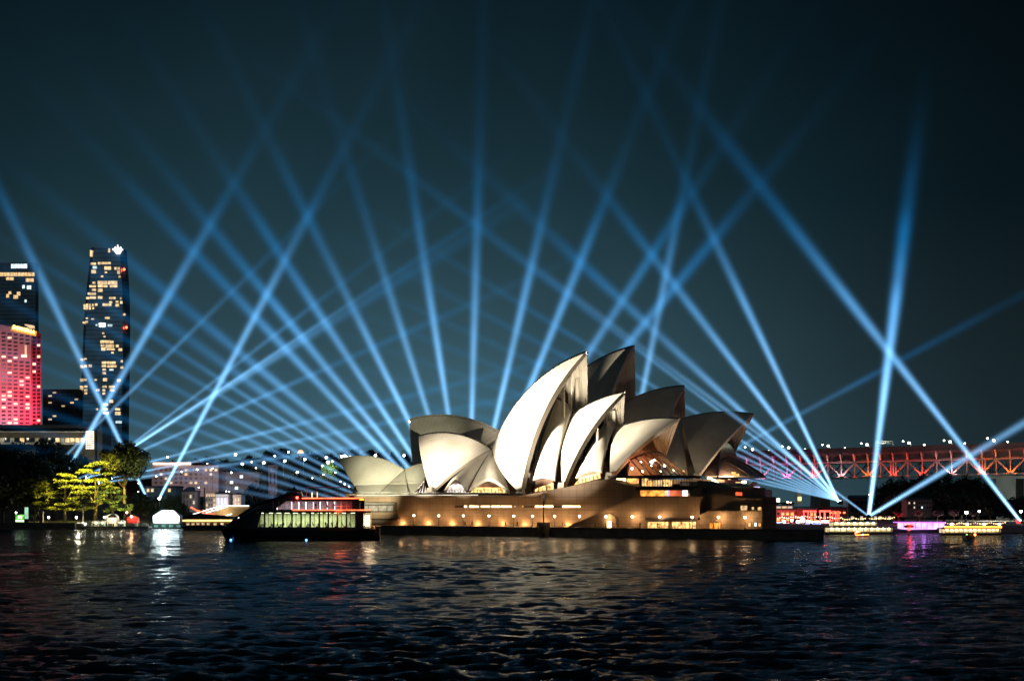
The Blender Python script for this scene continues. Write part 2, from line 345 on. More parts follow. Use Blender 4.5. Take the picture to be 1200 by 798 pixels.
def patch(h, tl, tr, bl, br, bulge=2.0, arch=0.0, th=.7, N=16, M=18, both=True, crease=0.0):
    """side shell: a bulged four-cornered patch, its lower edge arched up; mirrored to the far side of the hall"""
    tl, tr, bl, br = (np.array(p, float) for p in (tl, tr, bl, br)); G = np.zeros((N+1, M+1, 3))
    nn = np.cross(tr-bl, tl-br); nn /= np.linalg.norm(nn)
    if np.dot(nn, h.n) > 0: nn = -nn
    for i in range(N+1):
        u = i/N; bot = bl*(1-u)+br*u+np.array([0, 0, arch*(1-abs(2*u-1)**1.6)]); top = tl*(1-u)+tr*u
        for j in range(M+1):
            v = j/M; G[i, j] = bot*(1-v)+top*v+nn*bulge*4*v*(1-v)*(.55+.45*4*u*(1-u))*.5
    du = np.gradient(G, axis=0); dv = np.gradient(G, axis=1); nr = np.cross(du, dv); nr /= np.maximum(np.linalg.norm(nr, axis=-1, keepdims=True), 1e-6)
    s = -1 if np.einsum('ijk,k->ij', nr, h.n).mean() > 0 else 1
    nr = nr*s
    if s < 0: G = G[::-1].copy(); nr = nr[::-1].copy()
    thick_sheet('side_shell', G, nr, th, OP, [M_TILE, M_RIB])
    if both:
        G2 = G-2*np.einsum('ijk,k->ij', G-h.M, h.n)[..., None]*h.n; n2 = nr-2*np.einsum('ijk,k->ij', nr, h.n)[..., None]*h.n
        thick_sheet('side_shell', G2[::-1].copy(), n2[::-1].copy(), th, OP, [M_TILE, M_RIB])
f = FH
# front hall: one shell opening south, three opening north
G_F1, _ = sail(f, f.P(-.2, 19.5, 12.4), f.on(688.4, 410.5), f.on(576.5, 525), 66, 1.7, label='brilliantly floodlit white sail, the tallest of the near hall')
G_F0, _ = sail(f, f.P(-35.2, 17, 12.9), f.on(491, 510), f.on(576.5, 525), 46, 1.4, label='white south-facing sail of the near hall')
G_F2, _ = sail(f, f.P(13.3, 17.5, 14.2), f.on(733, 457.8), f.on(668, 487), 60, 1.5, label='white middle sail of the near hall')
G_F3, _ = sail(f, f.P(28.4, 15.5, 17.1), f.on(797, 489.5), f.on(721, 501.5), 60, 1.3, label='cream northern sail of the near hall over its glass foyer')
b = BH
G_B1, _ = sail(b, b.P(-6.7, 22, 18), b.on(743.5, 404), b.on(640, 480), 66, 1.7, label='dark unlit tallest sail of the far hall')
G_B2, _ = sail(b, b.P(12.8, 20, 18), b.on(802, 451), b.on(725, 475), 66, 1.5, label='dark unlit middle sail of the far hall')
G_B3, _ = sail(b, b.P(28, 18, 18.4), b.on(883.8, 484.5), b.on(798, 490), 75, 1.3, label='dark unlit northern sail of the far hall')
G_B0, _ = sail(b, b.P(-77.8, 18, 12.6), b.on(480.5, 490), b.on(592, 509), 75, 1.4, label='dark unlit south-facing sail of the far hall')
r_ = RH
G_R0, _ = sail(r_, r_.on(433, 597, 9), r_.on(396.8, 537.7), r_.on(474, 550), 60, .8, 24, label='low olive-lit restaurant shell opening south')
G_R1, _ = sail(r_, r_.on(481, 600, 9), r_.on(508, 541), r_.on(474, 550), 45, .8, 24, label='low olive-lit restaurant shell opening north')
patch(r_, r_.on(473.5, 550.5, .4), r_.on(474.5, 550.5, .4), r_.on(445, 578.5, 8.2), r_.on(479, 578.5, 8.2), 1.2, 0)
# side shells between the sails (near face; mirrored)
ap = f.on(576.5, 525.5, .6)
patch(f, ap-.4*f.a, ap+.1*f.a, f.on(519, 577, 15), f.on(547, 576, 16.6), 1.0, 4.6)
patch(f, ap+.15*f.a, ap+.7*f.a, f.on(548.5, 576, 16.8), f.on(598, 577.5, 17), 1.6, 3.9)
patch(f, f.on(653, 467, 1.5), f.on(670.5, 482, 1.2), f.on(619, 566, 15.5), f.on(650, 563, 16), 5, 1.2)
patch(f, f.on(711.5, 491.5, 1.2), f.on(720, 502, 1.0), f.on(674, 560, 14), f.on(705, 553, 14.5), 3.6, 1.2)
patch(b, b.on(640, 481, 1), b.on(641, 481, 1), b.on(560, 577, 17), b.on(640, 577, 19), 2, 3)
patch(b, b.on(590, 510, 1), b.on(592, 510, 1), b.on(520, 577, 17), b.on(560, 577, 17), 2, 3)
patch(b, b.on(722, 474, 1.2), b.on(726, 476, 1), b.on(712, 562, 17), b.on(748, 560, 18), 3, 2)
patch(b, b.on(790, 489, 1.2), b.on(798, 491, 1), b.on(775, 560, 16), b.on(806, 558.5, 16.5), 3, 1.5)
# bronze-and-concrete mullions down the mouth of each big sail
def mouth_fins(h, al, z0, G, n, z1f, col=M_RIB, k=.82):
    c = G[-1]
    for i in range(n):
        w = -.8+1.6*i/(n-1)
        best = min(c, key=lambda p: abs(abs(np.dot(p-h.M, h.n))-abs(w)*19.5*k))
        ztop = best[2]-3.2; base = h.P(al, w*17, z0)
        if ztop-z0 < 2 or w > .5: continue
        p = MB(); q = [base+d for d in (-.35*h.n-.5*h.a, -.35*h.n+.5*h.a, .35*h.n+.5*h.a, .35*h.n-.5*h.a)]
        p.hexa([tuple(x) for x in q]+[tuple(x+np.array([0, 0, ztop-z0])) for x in q]); p.build('mullion', col, OP, True)
mouth_fins(f, 6.0, 30, G_F1, 7, 0); mouth_fins(f, 20, 26, G_F2, 6, 0)
def wall_between(name, h, al, pts, m):   # upright cross wall inside a mouth, at distance al along the axis
    p = MB(); p.prism([tuple(h.P(al, w, z)) for w, z in pts], tuple(.6*h.a)); return p.build(name, m, OP, True)
wall_between('glass_wall', f, 1.5, [(-16, 12.5), (16, 12.5), (13, 32), (6, 44), (0, 48), (-6, 44), (-13, 32)], M_GLASSD)
wall_between('glass_wall', f, 17, [(-14, 14), (14, 14), (11, 26), (5, 34), (0, 37), (-5, 34), (-11, 26)], M_GLASSD)
wall_between('glass_wall', b, 34, [(-15, 18), (15, 18), (12, 27), (0, 36), (-12, 27)], M_GLASSD)
# louvre and lit glazing under the side shells
def glaze(pts, h, w, m, name='glass_wall', th=.3):
    p = MB(); p.prism([tuple(h.on(x, y, w)) for x, y in pts], tuple(th*h.n)); return p.build(name, m, OP, True)
L_INT = lit('foyer glow', (1, .58, .20), 1.7, .75, .7)
L_INTW = lit('pale foyer glow', (.95, .80, .72), 1.1, .75, .9)
glaze([(523, 577), (547, 577), (546, 569), (534, 566), (527, 569)], f, 15.2, L_INTW)
glaze([(551, 577), (597, 577.5), (590, 571), (551, 571)], f, 15.8, L_INT)
glaze([(551, 570.9), (590, 570.9), (584, 564), (553, 569)], f, 15.7, M_WOOD, 'timber_soffit')
glaze([(622, 577), (649, 573), (648, 565.5), (630, 571.5)], f, 15.0, L_INT)
glaze([(624, 573), (630, 571.4), (648, 565.4), (647.5, 559), (628, 563)], f, 14.9, M_WOOD, 'timber_soffit')
glaze([(673, 568), (704, 560), (703, 553.5), (679, 560)], f, 13.6, L_INT)
glaze([(675, 566), (679, 559.9), (703, 553.4), (702, 550), (681, 555)], f, 13.5, M_WOOD, 'timber_soffit')
glaze([(486, 577), (499, 577), (497, 563)], r_, 8, L_INTW)
for k in range(4):
    p = MB(); p.prism([tuple(r_.on(485+k*3.4+d, 577, 8.3)) for d in (0, 1.6)]+[tuple(r_.on(490.5+k*2.3+d, 572-k*3.2, 8.3)) for d in (1.2, 0)], tuple(.3*r_.n)); p.build('mullion', M_BRONZE, OP, True)
for (x0, x1, ya, yb, w, n) in ((523, 547, 577, 566, 15.45, 7), (551, 597, 577, 570, 16.05, 11), (622, 649, 576, 565, 15.25, 6), (673, 704, 566, 554, 13.85, 7)):
    for k in range(n+1):
        x = x0+(x1-x0)*k/n; sl = 0 if x0 < 600 else (x-x0)/(x1-x0)*-4 if x0 < 660 else (x-x0)/(x1-x0)*-8
        p = MB(); p.bar(f.on(x, ya+sl+1.5, w), f.on(x, (ya+sl)-3.4, w), .22, .22); p.build('mullion', M_BRONZE, OP, True)
# concrete pedestals where the big sails come down
for h, al, w, z in ((f, -.2, 19.5, 12.4), (f, 13.3, 17.5, 14.2), (f, 28.4, 15.5, 17.1), (f, -35.2, 17, 12.9), (b, 28, 18, 18.4)):
    for s in (1, -1):
        p = MB(); q = h.P(al, w*s, z); e_ = [q+x for x in (-1.3*h.n-1.6*h.a, -1.3*h.n+1.6*h.a, 1.3*h.n+1.6*h.a, 1.3*h.n-1.6*h.a)]; t_ = [q+.6*(x-q) for x in e_]
        p.hexa([tuple(x-np.array([0, 0, 2.5])) for x in e_]+[tuple(x+np.array([0, 0, 1.6])) for x in t_]); p.build('pedestal', M_RIB, OP, True)

# ---- podium: planes parallel to the seawall, set back from it
E0 = Vector((-39.7, 455)); E1 = Vector((42.2, 397)); E2 = Vector((80.0, 378.0))
DE = (E1-E0).normalized(); NE = Vector((-DE.y, DE.x))          # along the wall to the north, and inward (away from the viewer)
if NE.y < 0: NE = -NE
N3 = Vector((NE.x, NE.y, 0)); D3 = Vector((DE.x, DE.y, 0))
def wp(px, py, back):     # point of the photo on the upright plane `back` metres behind the seawall
    q = Vector((*(E0+NE*back), 0)); r = ray(px, py); c = Vector((0, 0, CH)); return c+r*((q-c).dot(N3)/r.dot(N3))
def face(poly, back, depth, name, m, parent=OP, **t):
    p = MB(); p.prism([wp(x, y, back) for x, y in poly], N3*depth); return p.build(name, m, parent, True, **t)
ZP = 2.75
def base_y(px, back): p = wp(px, 600, back); return HY-(ZP-CH)*F/p.y
def wallbox(px0, px1, py0, py1, back, depth, name, m, parent=OP):
    return face([(px0, py1), (px1, py1), (px1, py0), (px0, py0)], back, depth, name, m, parent)
BK = 11.0
top = [(405, 578.5), (612, 580.3), (626, 578), (645, 574), (660, 571.5), (676, 568), (697, 562.8), (714, 561.6), (722, 564.5), (727, 566.5), (752, 571)]
face([(405, base_y(405, BK))]+[(752, base_y(752, BK))]+top[::-1], BK, 85, 'podium_wall', M_GRAN)
face([(752.3, base_y(752, BK))]+[(893, base_y(893, BK)), (893, 582), (752.3, 575)], BK+.6, 9, 'podium_wall', M_GRAN)
# lower slanting block to the north with its stair edge, then the terraces beyond
face([(664, 617.3), (820, base_y(820, 6)), (820, 581.5), (748, 581.5), (735, 586)], 6, 4.8, 'terrace_block', M_GRAN)
face([(817.3, base_y(818, 14)), (880, base_y(880, 14)), (880, 571), (846, 571.5), (817.3, 563)], 14, 9, 'terrace_block', M_GRAN)
face([(820.3, base_y(820, 7.5)), (893, base_y(893, 7.5)), (893, 584), (860, 583.4), (823, 602)], 7.5, 5, 'terrace_block', M_GRAN)
face([(820.3, base_y(820, 4.5)), (893.5, base_y(893, 4.5)), (893.5, 598.3), (832, 598.6), (820.3, 603)], 4.5, 2.8, 'terrace_block', M_GRAN)
# parapet with lit rail along the podium edge
wallbox(418, 611, 580.2, 581.6, BK-.5, .5, 'parapet', M_GREYC)
wallbox(418, 560, 579.5, 580.1, BK-.62, .1, 'rail_light', lit('pale strip light', (1, .9, .66), 1.3, .5, .2))
wallbox(418, 611, 576.8, 577.2, BK-.4, .08, 'handrail', M_WHITE)
for k in range(28):
    x = 420+k*7; p = MB(); p.bar(wp(x, 580.2, BK-.4), wp(x, 577, BK-.4), .07, .07); p.build('baluster', M_DARKMET, OP, True)
# recessed lit slots in the podium wall
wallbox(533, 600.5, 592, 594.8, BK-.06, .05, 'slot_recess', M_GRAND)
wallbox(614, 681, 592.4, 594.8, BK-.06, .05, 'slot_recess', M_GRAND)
for a, c in ((544, 547), (550, 561), (563.5, 574), (576, 586), (587.5, 599.5), (627, 633), (633.3, 648), (659, 680)):
    wallbox(a, c, 592.3, 594.4, BK-.12, .05, 'window', L_WARMHI)
for a, c in ((602.5, 604), (611.8, 613)): wallbox(a, c, 592.6, 594.0, BK-.12, .05, 'window', L_WARM)
# grey bay window near the ferry's stern and a ledge below it
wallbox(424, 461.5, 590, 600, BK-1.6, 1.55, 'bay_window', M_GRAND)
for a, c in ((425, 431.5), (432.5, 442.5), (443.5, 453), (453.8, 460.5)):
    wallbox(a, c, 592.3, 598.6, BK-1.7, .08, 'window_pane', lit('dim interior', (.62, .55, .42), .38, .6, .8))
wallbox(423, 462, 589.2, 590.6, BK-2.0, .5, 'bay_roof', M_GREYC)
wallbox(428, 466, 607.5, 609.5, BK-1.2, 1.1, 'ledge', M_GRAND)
# arch doorway and glazed openings at promenade level
def arch(px0, px1, ytop, ybot, back, m, name, dp=.3):
    xc, r = (px0+px1)/2, (px1-px0)/2; pts = [(px0, ybot), (px1, ybot)]+[(xc+r*math.cos(t), ytop+r-r*math.sin(t)) for t in [PI*k/10 for k in range(11)]]
    return face(pts, back, dp, name, m)
arch(705, 722, 602, 619, 5.5, M_GRAN, 'porch', 1.5); wallbox(711.5, 716, 610.5, 619, 5.42, .06, 'door', L_WARMHI)
def glazed(x0, x1, y0, y1, back, n, m=L_AMBER):
    wallbox(x0-.6, x1+.6, y0-.8, y1+.3, back-.05, .04, 'window_frame', M_GRAND)
    for k in range(n):
        a = x0+(x1-x0)*k/n; c = x0+(x1-x0)*(k+1)/n-.5; wallbox(a, c, y0, y1, back-.12, .05, 'window_pane', m)
L_AMB2 = lit('amber cafe interior', (1, .58, .20), 1.3, .8, 1.1); L_ORA = lit('orange cafe interior', (1, .36, .06), 1.6, .7, .6)
glazed(759, 783.5, 611.2, 619.2, 6, 6, L_AMB2); glazed(787.5, 816, 611.2, 619.4, 6, 7, L_AMB2)
glazed(831.5, 844.5, 612.2, 620, 4.5, 3, L_ORA); glazed(868, 876, 592.3, 597.6, 7.5, 2, L_WARM); glazed(881, 884, 594, 597, 7.5, 1, L_WARM); glazed(888, 892.5, 594, 597.6, 7.5, 1, L_AMB2)
glazed(862, 870, 576.5, 580.5, 14, 2, lit('red interior', (1, .12, .04), 1.5, .5, 1)) 
for a, c, m in ((877, 880, L_WARM), (884, 887, L_COOL), (888.5, 892, L_AMBER)): glazed(a, c, 612, 616.5, 4.5, 1, m)
wallbox(756, 786, 606.5, 608.6, 5.0, 1.0, 'awning', M_GRAND); wallbox(785, 818, 606.8, 608.9, 5.0, 1.0, 'awning', M_GRAND)
# long orange foyer window over the slanting block, deck slabs and the amber bar level above it
for a, c, m in ((750.5, 760, L_ORA), (760.6, 777.5, L_ORA), (778.5, 782.3, L_WARM), (784.4, 799, lit('red foyer', (1, .20, .08), .9, .5, .4)), (799.6, 805.5, lit('white foyer lamp', (1, .86, .8), 2.4, .3, .5))):
    wallbox(a, c, 574.5, 581, BK-.3, .2, 'window_pane', m)
wallbox(782.6, 784, 574.5, 581, BK-.32, .2, 'window_pane', lit('violet screen', (.35, .3, 1), 2.2, .2, 1))
wallbox(745, 809, 571, 574.3, BK-1.4, 5, 'terrace_slab', M_GRAND)
wallbox(808, 822, 571.5, 581.3, BK-.4, 5, 'terrace_pier', M_GRAN)
for a, c, y0, y1, m in ((716, 721.5, 562.5, 569.5, L_AMBER), (722.5, 733, 560.5, 564.5, L_WARMHI), (734, 748, 560.5, 566.5, L_AMBER), (752, 759, 560.5, 569.5, L_AMB2), (760, 765, 563, 569.5, L_AMBER), (766, 775.5, 562.5, 569.5, L_WARM), (777, 787, 562, 569.8, L_AMB2), (788, 796, 564, 567, lit('dim bar', (.8, .4, .2), .3, .6, 1)), (797, 808, 565, 569, lit('dim bar 2', (.5, .35, .25), .15, .6, 1))):
    wallbox(a, c, y0, y1, BK+6.8, .2, 'window_pane', m)
wallbox(712, 816, 557.2, 560.2, BK+5.6, 3, 'canopy_edge', M_GRAND)
wallbox(714, 816, 569.6, 571.2, BK+2, 6, 'terrace_slab', M_GRAND)
for k in range(20):
    x = 752+k*3.1; p = MB(); p.bar(wp(x, 570, BK+6.4), wp(x, 560, BK+6.4), .16, .16); p.build('mullion', M_BRONZE, OP, True)
for a, c, y0, y1 in ((716, 716.8, 557, 570), (733.4, 734, 560, 570), (749.5, 751.5, 560, 570)): wallbox(a, c, y0, y1, BK+6, .4, 'pier', M_GRAND)
# north foyer of the near hall: brown cross wall with fins, raked glass skirt with lamps inside
def fpl(px, py, al):    # point on the cross plane `al` along the near hall's axis
    r = np.array(ray(px, py)); c = np.array([0, 0, CH]); q = f.P(al, 0, 0); return c+np.dot(q-c, f.a)/np.dot(r, f.a)*r
wall_between('timber_wall', f, 31.5, [(-11.5, 17), (11.5, 17), (9.4, 24), (4.6, 29.6), (0, 32.6), (-4.6, 29.6), (-9.4, 24)], M_WOOD)
for k in range(9):
    w = -8+k*2.0; p = MB(); zt = 31.6-abs(w)*.85; q = f.P(32.6, w, 25.5); p.bar(q, q+np.array([0, 0, zt-25.5]), .45, .8); p.build('mullion', M_BRONZE, OP, True)
SK = [(-13, 18, 25.6), (13, 18, 25.6)]
ridge_ = [f.P(33.5+2.2*math.sin(PI*(k/12)), 12.5-25*k/12, 22.5+2.6*math.sin(PI*k/12)) for k in range(13)]
foot_ = [f.P(39.5+5*math.sin(PI*(k/12)), 15-30*k/12, 17.6) for k in range(13)]
for k in range(13):
    p = MB(); p.bar(ridge_[k], foot_[k], .28, .4); p.build('skirt_rib', M_BRONZE, OP, True)
for a in (ridge_, foot_):
    for k in range(12):
        p = MB(); p.bar(a[k], a[k+1], .5, .5); p.build('skirt_beam', M_BRONZE, OP, True)
for k in range(12):
    if k in (0, 1, 2, 3, 4, 5, 6, 7):
        p = MB(); t = .55+.25*math.sin(k*2.1); q = ridge_[k]*(1-t)+foot_[k]*t-2.0*f.a; p.ball(tuple(q), .33, 8, 6); p.build('foyer_lamp', L_GLOBE, OP, True)
p = MB(); p.prism([tuple(x) for x in (f.P(30, 15, 17.3), f.P(40, 15, 17.3), f.P(45, 4, 17.3), f.P(45, -4, 17.3), f.P(40, -15, 17.3), f.P(30, -15, 17.3))], (0, 0, .3)); p.build('foyer_floor', M_WOOD, OP, True)
p = MB(); p.ball(tuple(fpl(764, 541, 36)), .6, 10, 8); p.build('foyer_lamp', lit('cool white foyer lamp', (.85, .97, 1), 9), OP, True)
point('foyer_glow', tuple(f.P(36.5, 5, 19.0)), 1500, (1, .52, .17), 1.0); point('foyer_glow', tuple(f.P(37.5, -4, 19)), 1000, (1, .55, .22), 1.0)
point('foyer_red', tuple(f.P(34.5, 10, 22)), 420, (1, .12, .04), .8)
# north foyer of the far hall: domed glass hood with a lit lip
H0 = [b.P(31+3.0*math.sin(PI*k/12), 15-30*k/12, 25.6) for k in range(13)]
def hood_pt(u, v):   # u across, v from the mouth outwards
    w = 15.5-31*u; al = 29+v*(17*math.sin(PI*u)**.7+1.5); z = 19.2+(8.2*math.sin(PI*u)**.8)*(1-v**1.7)
    return b.P(al, w, z)
p = MB(); p.grid([[hood_pt(i/24, j/10) for j in range(11)] for i in range(25)]); o = p.build('glass_hood', mat('bronze tinted hood glazing', (.26, .17, .13), .25, .2, var=.1), OP, True)
for k in range(3, 22, 3):
    p = MB()
    for j in range(10): p.bar(hood_pt(k/24, j/10)+np.array([0, 0, .12]), hood_pt(k/24, (j+1)/10)+np.array([0, 0, .12]), .2, .2)
    p.build('hood_rib', M_BRONZE, OP, True)
p = MB()
for k in range(24): p.bar(hood_pt(k/24, 1)-np.array([0, 0, .3]), hood_pt((k+1)/24, 1)-np.array([0, 0, .3]), .7, .5)
p.build('hood_lip', M_RIB, OP, True)
for (x0, y0, x1, y1, w_) in ((829.5, 559.5, 843, 569.5, .9), (832, 559.5, 846, 569.2, .5), (836, 561.5, 847, 569.3, .5)):
    p = MB(); p.bar(b.on(x0, y0, 17), b.on(x1, y1, 17), w_, w_*.8); p.build('stair_light', L_WARMHI, OP, True)
for (x0, x1, y0, y1, m) in ((851, 866, 568.3, 570, L_WARMHI), (862, 868, 564.5, 566.5, L_WARM), (869.5, 874, 563.5, 566, L_GLOBE), (853, 856, 561, 562.2, L_WARM), (796, 802, 551, 553.6, L_AMBER), (857, 862, 553, 556.5, L_AMBER), (862.3, 866, 555, 558, L_AMBER)):
    p = MB(); q = [b.on(x0, y1, 18.6), b.on(x1, y1, 18.6), b.on(x1, y0, 18.6), b.on(x0, y0, 18.6)]; p.prism([tuple(x) for x in q], tuple(.2*b.n)); p.build('window_pane', m, OP, True)
p = MB(); p.prism([tuple(b.on(x, y, 17.5)) for x, y in ((838, 570.4), (877, 571.4), (883.5, 565), (881.5, 564.2), (874, 569.4), (838, 568.6))], tuple(6*b.n)); p.build('terrace_canopy', M_GRAND, OP, True)
p = MB(); p.bar(b.on(876, 571, 17.2), b.on(882.5, 564.8, 17.2), .3, .3); p.build('canopy_light', lit('blue white strip', (.55, .6, 1), 2.5), OP, True)
point('hood_glow', tuple(b.P(38, 15, 19.5)), 2500, (1, .72, .5), .8)
p = MB(); p.box(*sum(([c-.5, c+.5] for c in wp(849.5, 518.6, 30)), [])); 
q = b.on(849.8, 518.5, 1.0); p = MB(); p.lathe([(.3, -.4), (.55, -.3), (.55, .3), (.3, .4)], tuple(q), 10); p.build('beacon_light', lit('red beacon', (1, .10, .03), 6), OP, True)
# floor slabs of the podium deck behind the walls (what the sails stand on)
p = MB(); q = [wp(405, 600, 11.5), wp(893, 600, 11.5)]; 
p.prism([Vector((q[0].x, q[0].y, 12.0)), Vector((q[1].x-8, q[1].y+6, 12.0)), Vector((q[1].x-14, q[1].y+80, 12.0)), Vector((q[1].x-40, q[1].y+130, 12.0)), Vector((q[0].x, q[0].y, 12.0))+N3*110], (0, 0, .25)); p.build('podium_deck', M_PAVE, OP, True)

p = MB(); p.prism([tuple(b.P(al, w, 2)) for al, w in ((-60, 22), (31, 21), (36, 12), (36, -12), (31, -21), (-60, -22))], (0, 0, 15.9)); p.build('podium_wall', M_GRAN, OP, True)
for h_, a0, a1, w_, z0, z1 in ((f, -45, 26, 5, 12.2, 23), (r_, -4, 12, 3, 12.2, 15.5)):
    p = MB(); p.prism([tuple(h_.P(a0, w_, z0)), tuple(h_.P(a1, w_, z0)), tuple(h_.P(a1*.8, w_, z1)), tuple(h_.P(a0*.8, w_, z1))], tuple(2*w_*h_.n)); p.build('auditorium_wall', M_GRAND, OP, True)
# ---- promenade and seawall
def line_pts(back):
    n2 = Vector((-(E2-E1).normalized().y, (E2-E1).normalized().x)); n2 = n2 if n2.y > 0 else -n2
    a = E0-DE*70+NE*back; return [a, E1+NE*back, E2+n2*back*.2]
a, c, d = line_pts(0)
p = MB(); far = [d+Vector((14, 66)), d+Vector((14, 170)), a+Vector((30, 230))]
p.prism([Vector((*q, -3)) for q in [a+NE*1.2, c+NE*1.2, d+NE*1.2+Vector((-.8, 0))]+far], (0, 0, 3+ZP-.004)); p.build('promenade', M_PAVE, kind='structure', label='paved promenade round the foot of the opera house podium', cat='promenade')
def seawall(p0, p1, label, top_=ZP, off=0.0):
    t = thing('seawall', label, 'seawall', (p0.x, p0.y, 0)); d_ = (p1-p0).normalized(); n_ = Vector((-d_.y, d_.x)); n_ = n_ if n_.y > 0 else -n_
    m = MB(); m.obox(p0-n_*off, p1-n_*off, n_*(1.2+off), -3, top_-.45); m.build('wall', M_STONE, t, True)
    m = MB(); m.obox(p0-n_*(off+.12), p1-n_*(off+.12), n_*(1.4+off), top_-.45, top_+.02); m.build('coping', mat('coping stone', (.13, .115, .095), .8, var=.3, bump=.3), t, True)
    return t
seawall(a, c-DE*.2, 'dark stone seawall below the lamp-lit promenade, behind the ferry and channel beacon')
seawall(c, d, 'dark stone seawall north of the sloping step, below the cafe windows', off=.9)

# ------------------------------------------------------------------ promenade lamps, beacon, walkers
LAMPX = [485, 514, 543, 573, 602, 624, 650, 679, 710, 741, 773, 811, 842, 873]
def lamp_post(name, label, cat, loc, h, globe=.32, gm=None, pole=M_DARKMET, group=None, power=0, col=(1, .66, .34), arm=None):
    t = thing(name, label, cat, loc, 0, group)
    m = MB(); m.lathe([(.16, 0), (.16, .35), (.08, .5), (.055, h-.35)], n=8); m.build('pole', pole, t)
    if arm:
        m = MB(); m.tube((0, 0, h-.4), (arm, 0, h-.05), .05, .04, 6); m.build('arm', pole, t)
    m = MB(); m.ball((arm or 0, 0, h), globe); m.build('lamp_globe', gm or L_GLOBE, t)
    m = MB(); m.lathe([(globe*.9, h+globe*.7), (globe*.5, h+globe*1.1), (.04, h+globe*1.3)], (arm or 0, 0, 0), 8); m.build('lamp_cap', pole, t)
    if power:
        l = point('lamp_light', (arm or 0, -.0, h-.1), power, col, globe*1.1); l.parent = t
    return t
for k, x in enumerate(LAMPX):
    q = wp(x, 608, 7.6 if x < 690 else 4.2 if x < 800 else 2.6)
    lamp_post('lamp_post', f'slim promenade lamp post with warm globe, {ORD[k+1]} along the podium wall from the ferry', 'lamp post', (q.x, q.y, ZP), 3.1, .30, None, M_DARKMET, 'lamp posts along the promenade', 1500, (1, .60, .27))
# wall wash fittings close to the wall, below the podium slots
for k, x in enumerate([470, 500, 528, 558, 588, 613, 637, 664]):
    q = wp(x, 612, 10.2); l = point('wall_light', (q.x, q.y, 3.4), 330, (1, .55, .22), .3)
def person_mesh(name, coat, sit=False):
    me = bpy.data.meshes.new(name); o = bpy.data.objects.new(name, me)
    if sit: J = [(0, 0, .5), (0, 0, .8), (0, 0, 1.05), (0, 0, 1.2), (0, -.02, 1.36), (.2, 0, 1.0), (.24, -.12, .75), (-.2, 0, 1.0), (-.24, -.12, .75), (.1, -.4, .5), (-.1, -.4, .5), (.1, -.42, .1), (-.1, -.42, .1)]
    else: J = [(0, 0, .92), (0, 0, 1.15), (0, 0, 1.42), (0, 0, 1.54), (0, -.02, 1.70), (.19, 0, 1.38), (.25, -.05, 1.1), (-.19, 0, 1.38), (-.25, .06, 1.1), (.1, -.12, .48), (-.1, .1, .48), (.11, -.24, .06), (-.1, .28, .08)]
    ED = [(0, 1), (1, 2), (2, 3), (3, 4), (2, 5), (5, 6), (2, 7), (7, 8), (0, 9), (0, 10), (9, 11), (10, 12)]
    J2 = J+[(J[6][0]+.0, J[6][1]-.12, J[6][2]-.24), (J[8][0], J[8][1]-.02, J[8][2]-.27), (J[11][0], J[11][1]-.16, J[11][2]-.03), (J[12][0], J[12][1]-.16, J[12][2]-.03)]
    ED += [(6, 13), (8, 14), (11, 15), (12, 16)]
    RAD = [.15, .15, .16, .06, .11, .07, .05, .07, .05, .085, .085, .05, .05, .04, .04, .045, .045]
    me.from_pydata(J2, ED, []); md = o.modifiers.new('skin', 'SKIN')
    for v, r_2 in zip(me.skin_vertices[0].data, RAD): v.radius = (r_2, r_2*.85)
    me.skin_vertices[0].data[0].use_root = True
    o.modifiers.new('sub', 'SUBSURF').levels = 1; me.materials.append(coat); return o
M_COAT = mat('dark coat cloth', (.03, .028, .03), .9); M_COAT2 = mat('grey jacket cloth', (.10, .09, .09), .9)
proto_p = person_mesh('person', M_COAT)
PX = [(545, 2.5), (553, 2.6), (592, 3), (606, 3.2), (659.5, 2.2), (662, 2.4), (697.5, 2.5), (750, 1.6), (771, 1.4), (836, 1.2)]
for k, (x, bk) in enumerate(PX):
    o = proto_p if k == 0 else proto_p.copy(); COL.objects.link(o); q = wp(x, 612, bk)
    o.location = (q.x, q.y, ZP); o.rotation_euler.z = R([80, -100, 95, 60, -90, 85, 100, -70, 20, 90][k]); o.scale = [1, 1, .96]
    tag(o, 'small dark figure strolling along the lamp-lit promenade edge', 'person', 'people strolling on the promenade')
# channel beacon in the water before the wall
q = wp(637, 625, -3.5)
t = thing('channel_beacon', 'tall channel beacon mast on a concrete pile in front of the seawall', 'beacon', (q.x, q.y, 0))
m = MB(); m.lathe([(1.5, -3), (1.5, 2.9), (1.9, 3.0), (1.9, 4.1), (1.6, 4.2)], n=14); m.build('pile_cap', mat('stained concrete', (.32, .27, .22), .85, var=.35, scale=1.2), t)
m = MB(); m.lathe([(.42, -3), (.42, 1.2)], (0, -1.7, 0), 8); m.build('fender_pile', M_DARKMET, t)
m = MB(); m.lathe([(.22, 4.2), (.16, 10.4)], n=8); m.build('mast', M_DARKMET, t)
m = MB()
for s in (-.55, .55):
    for u in (-.4, .4): m.bar((s, u, 10.3), (s, u, 12.3), .07, .07)
for z in (10.3, 11.3, 12.3):
    for u in (-.4, .4): m.bar((-.55, u, z), (.55, u, z), .07, .07)
    for s in (-.55, .55): m.bar((s, -.4, z), (s, .4, z), .07, .07)
m.bar((0, 0, 10.3), (0, 0, 13.6), .1, .1); m.build('lantern_cage', M_WHITE, t)
m = MB(); m.box(.05, .5, -.44, -.40, 10.5, 12.1); m.build('day_board', mat('white reflective board', (.8, .8, .8), .3, var=.05), t)
m = MB(); m.ball((.25, -.1, 11.4), .22); m.build('lantern', lit('beacon lamp', (1, .95, .9), 3), t)

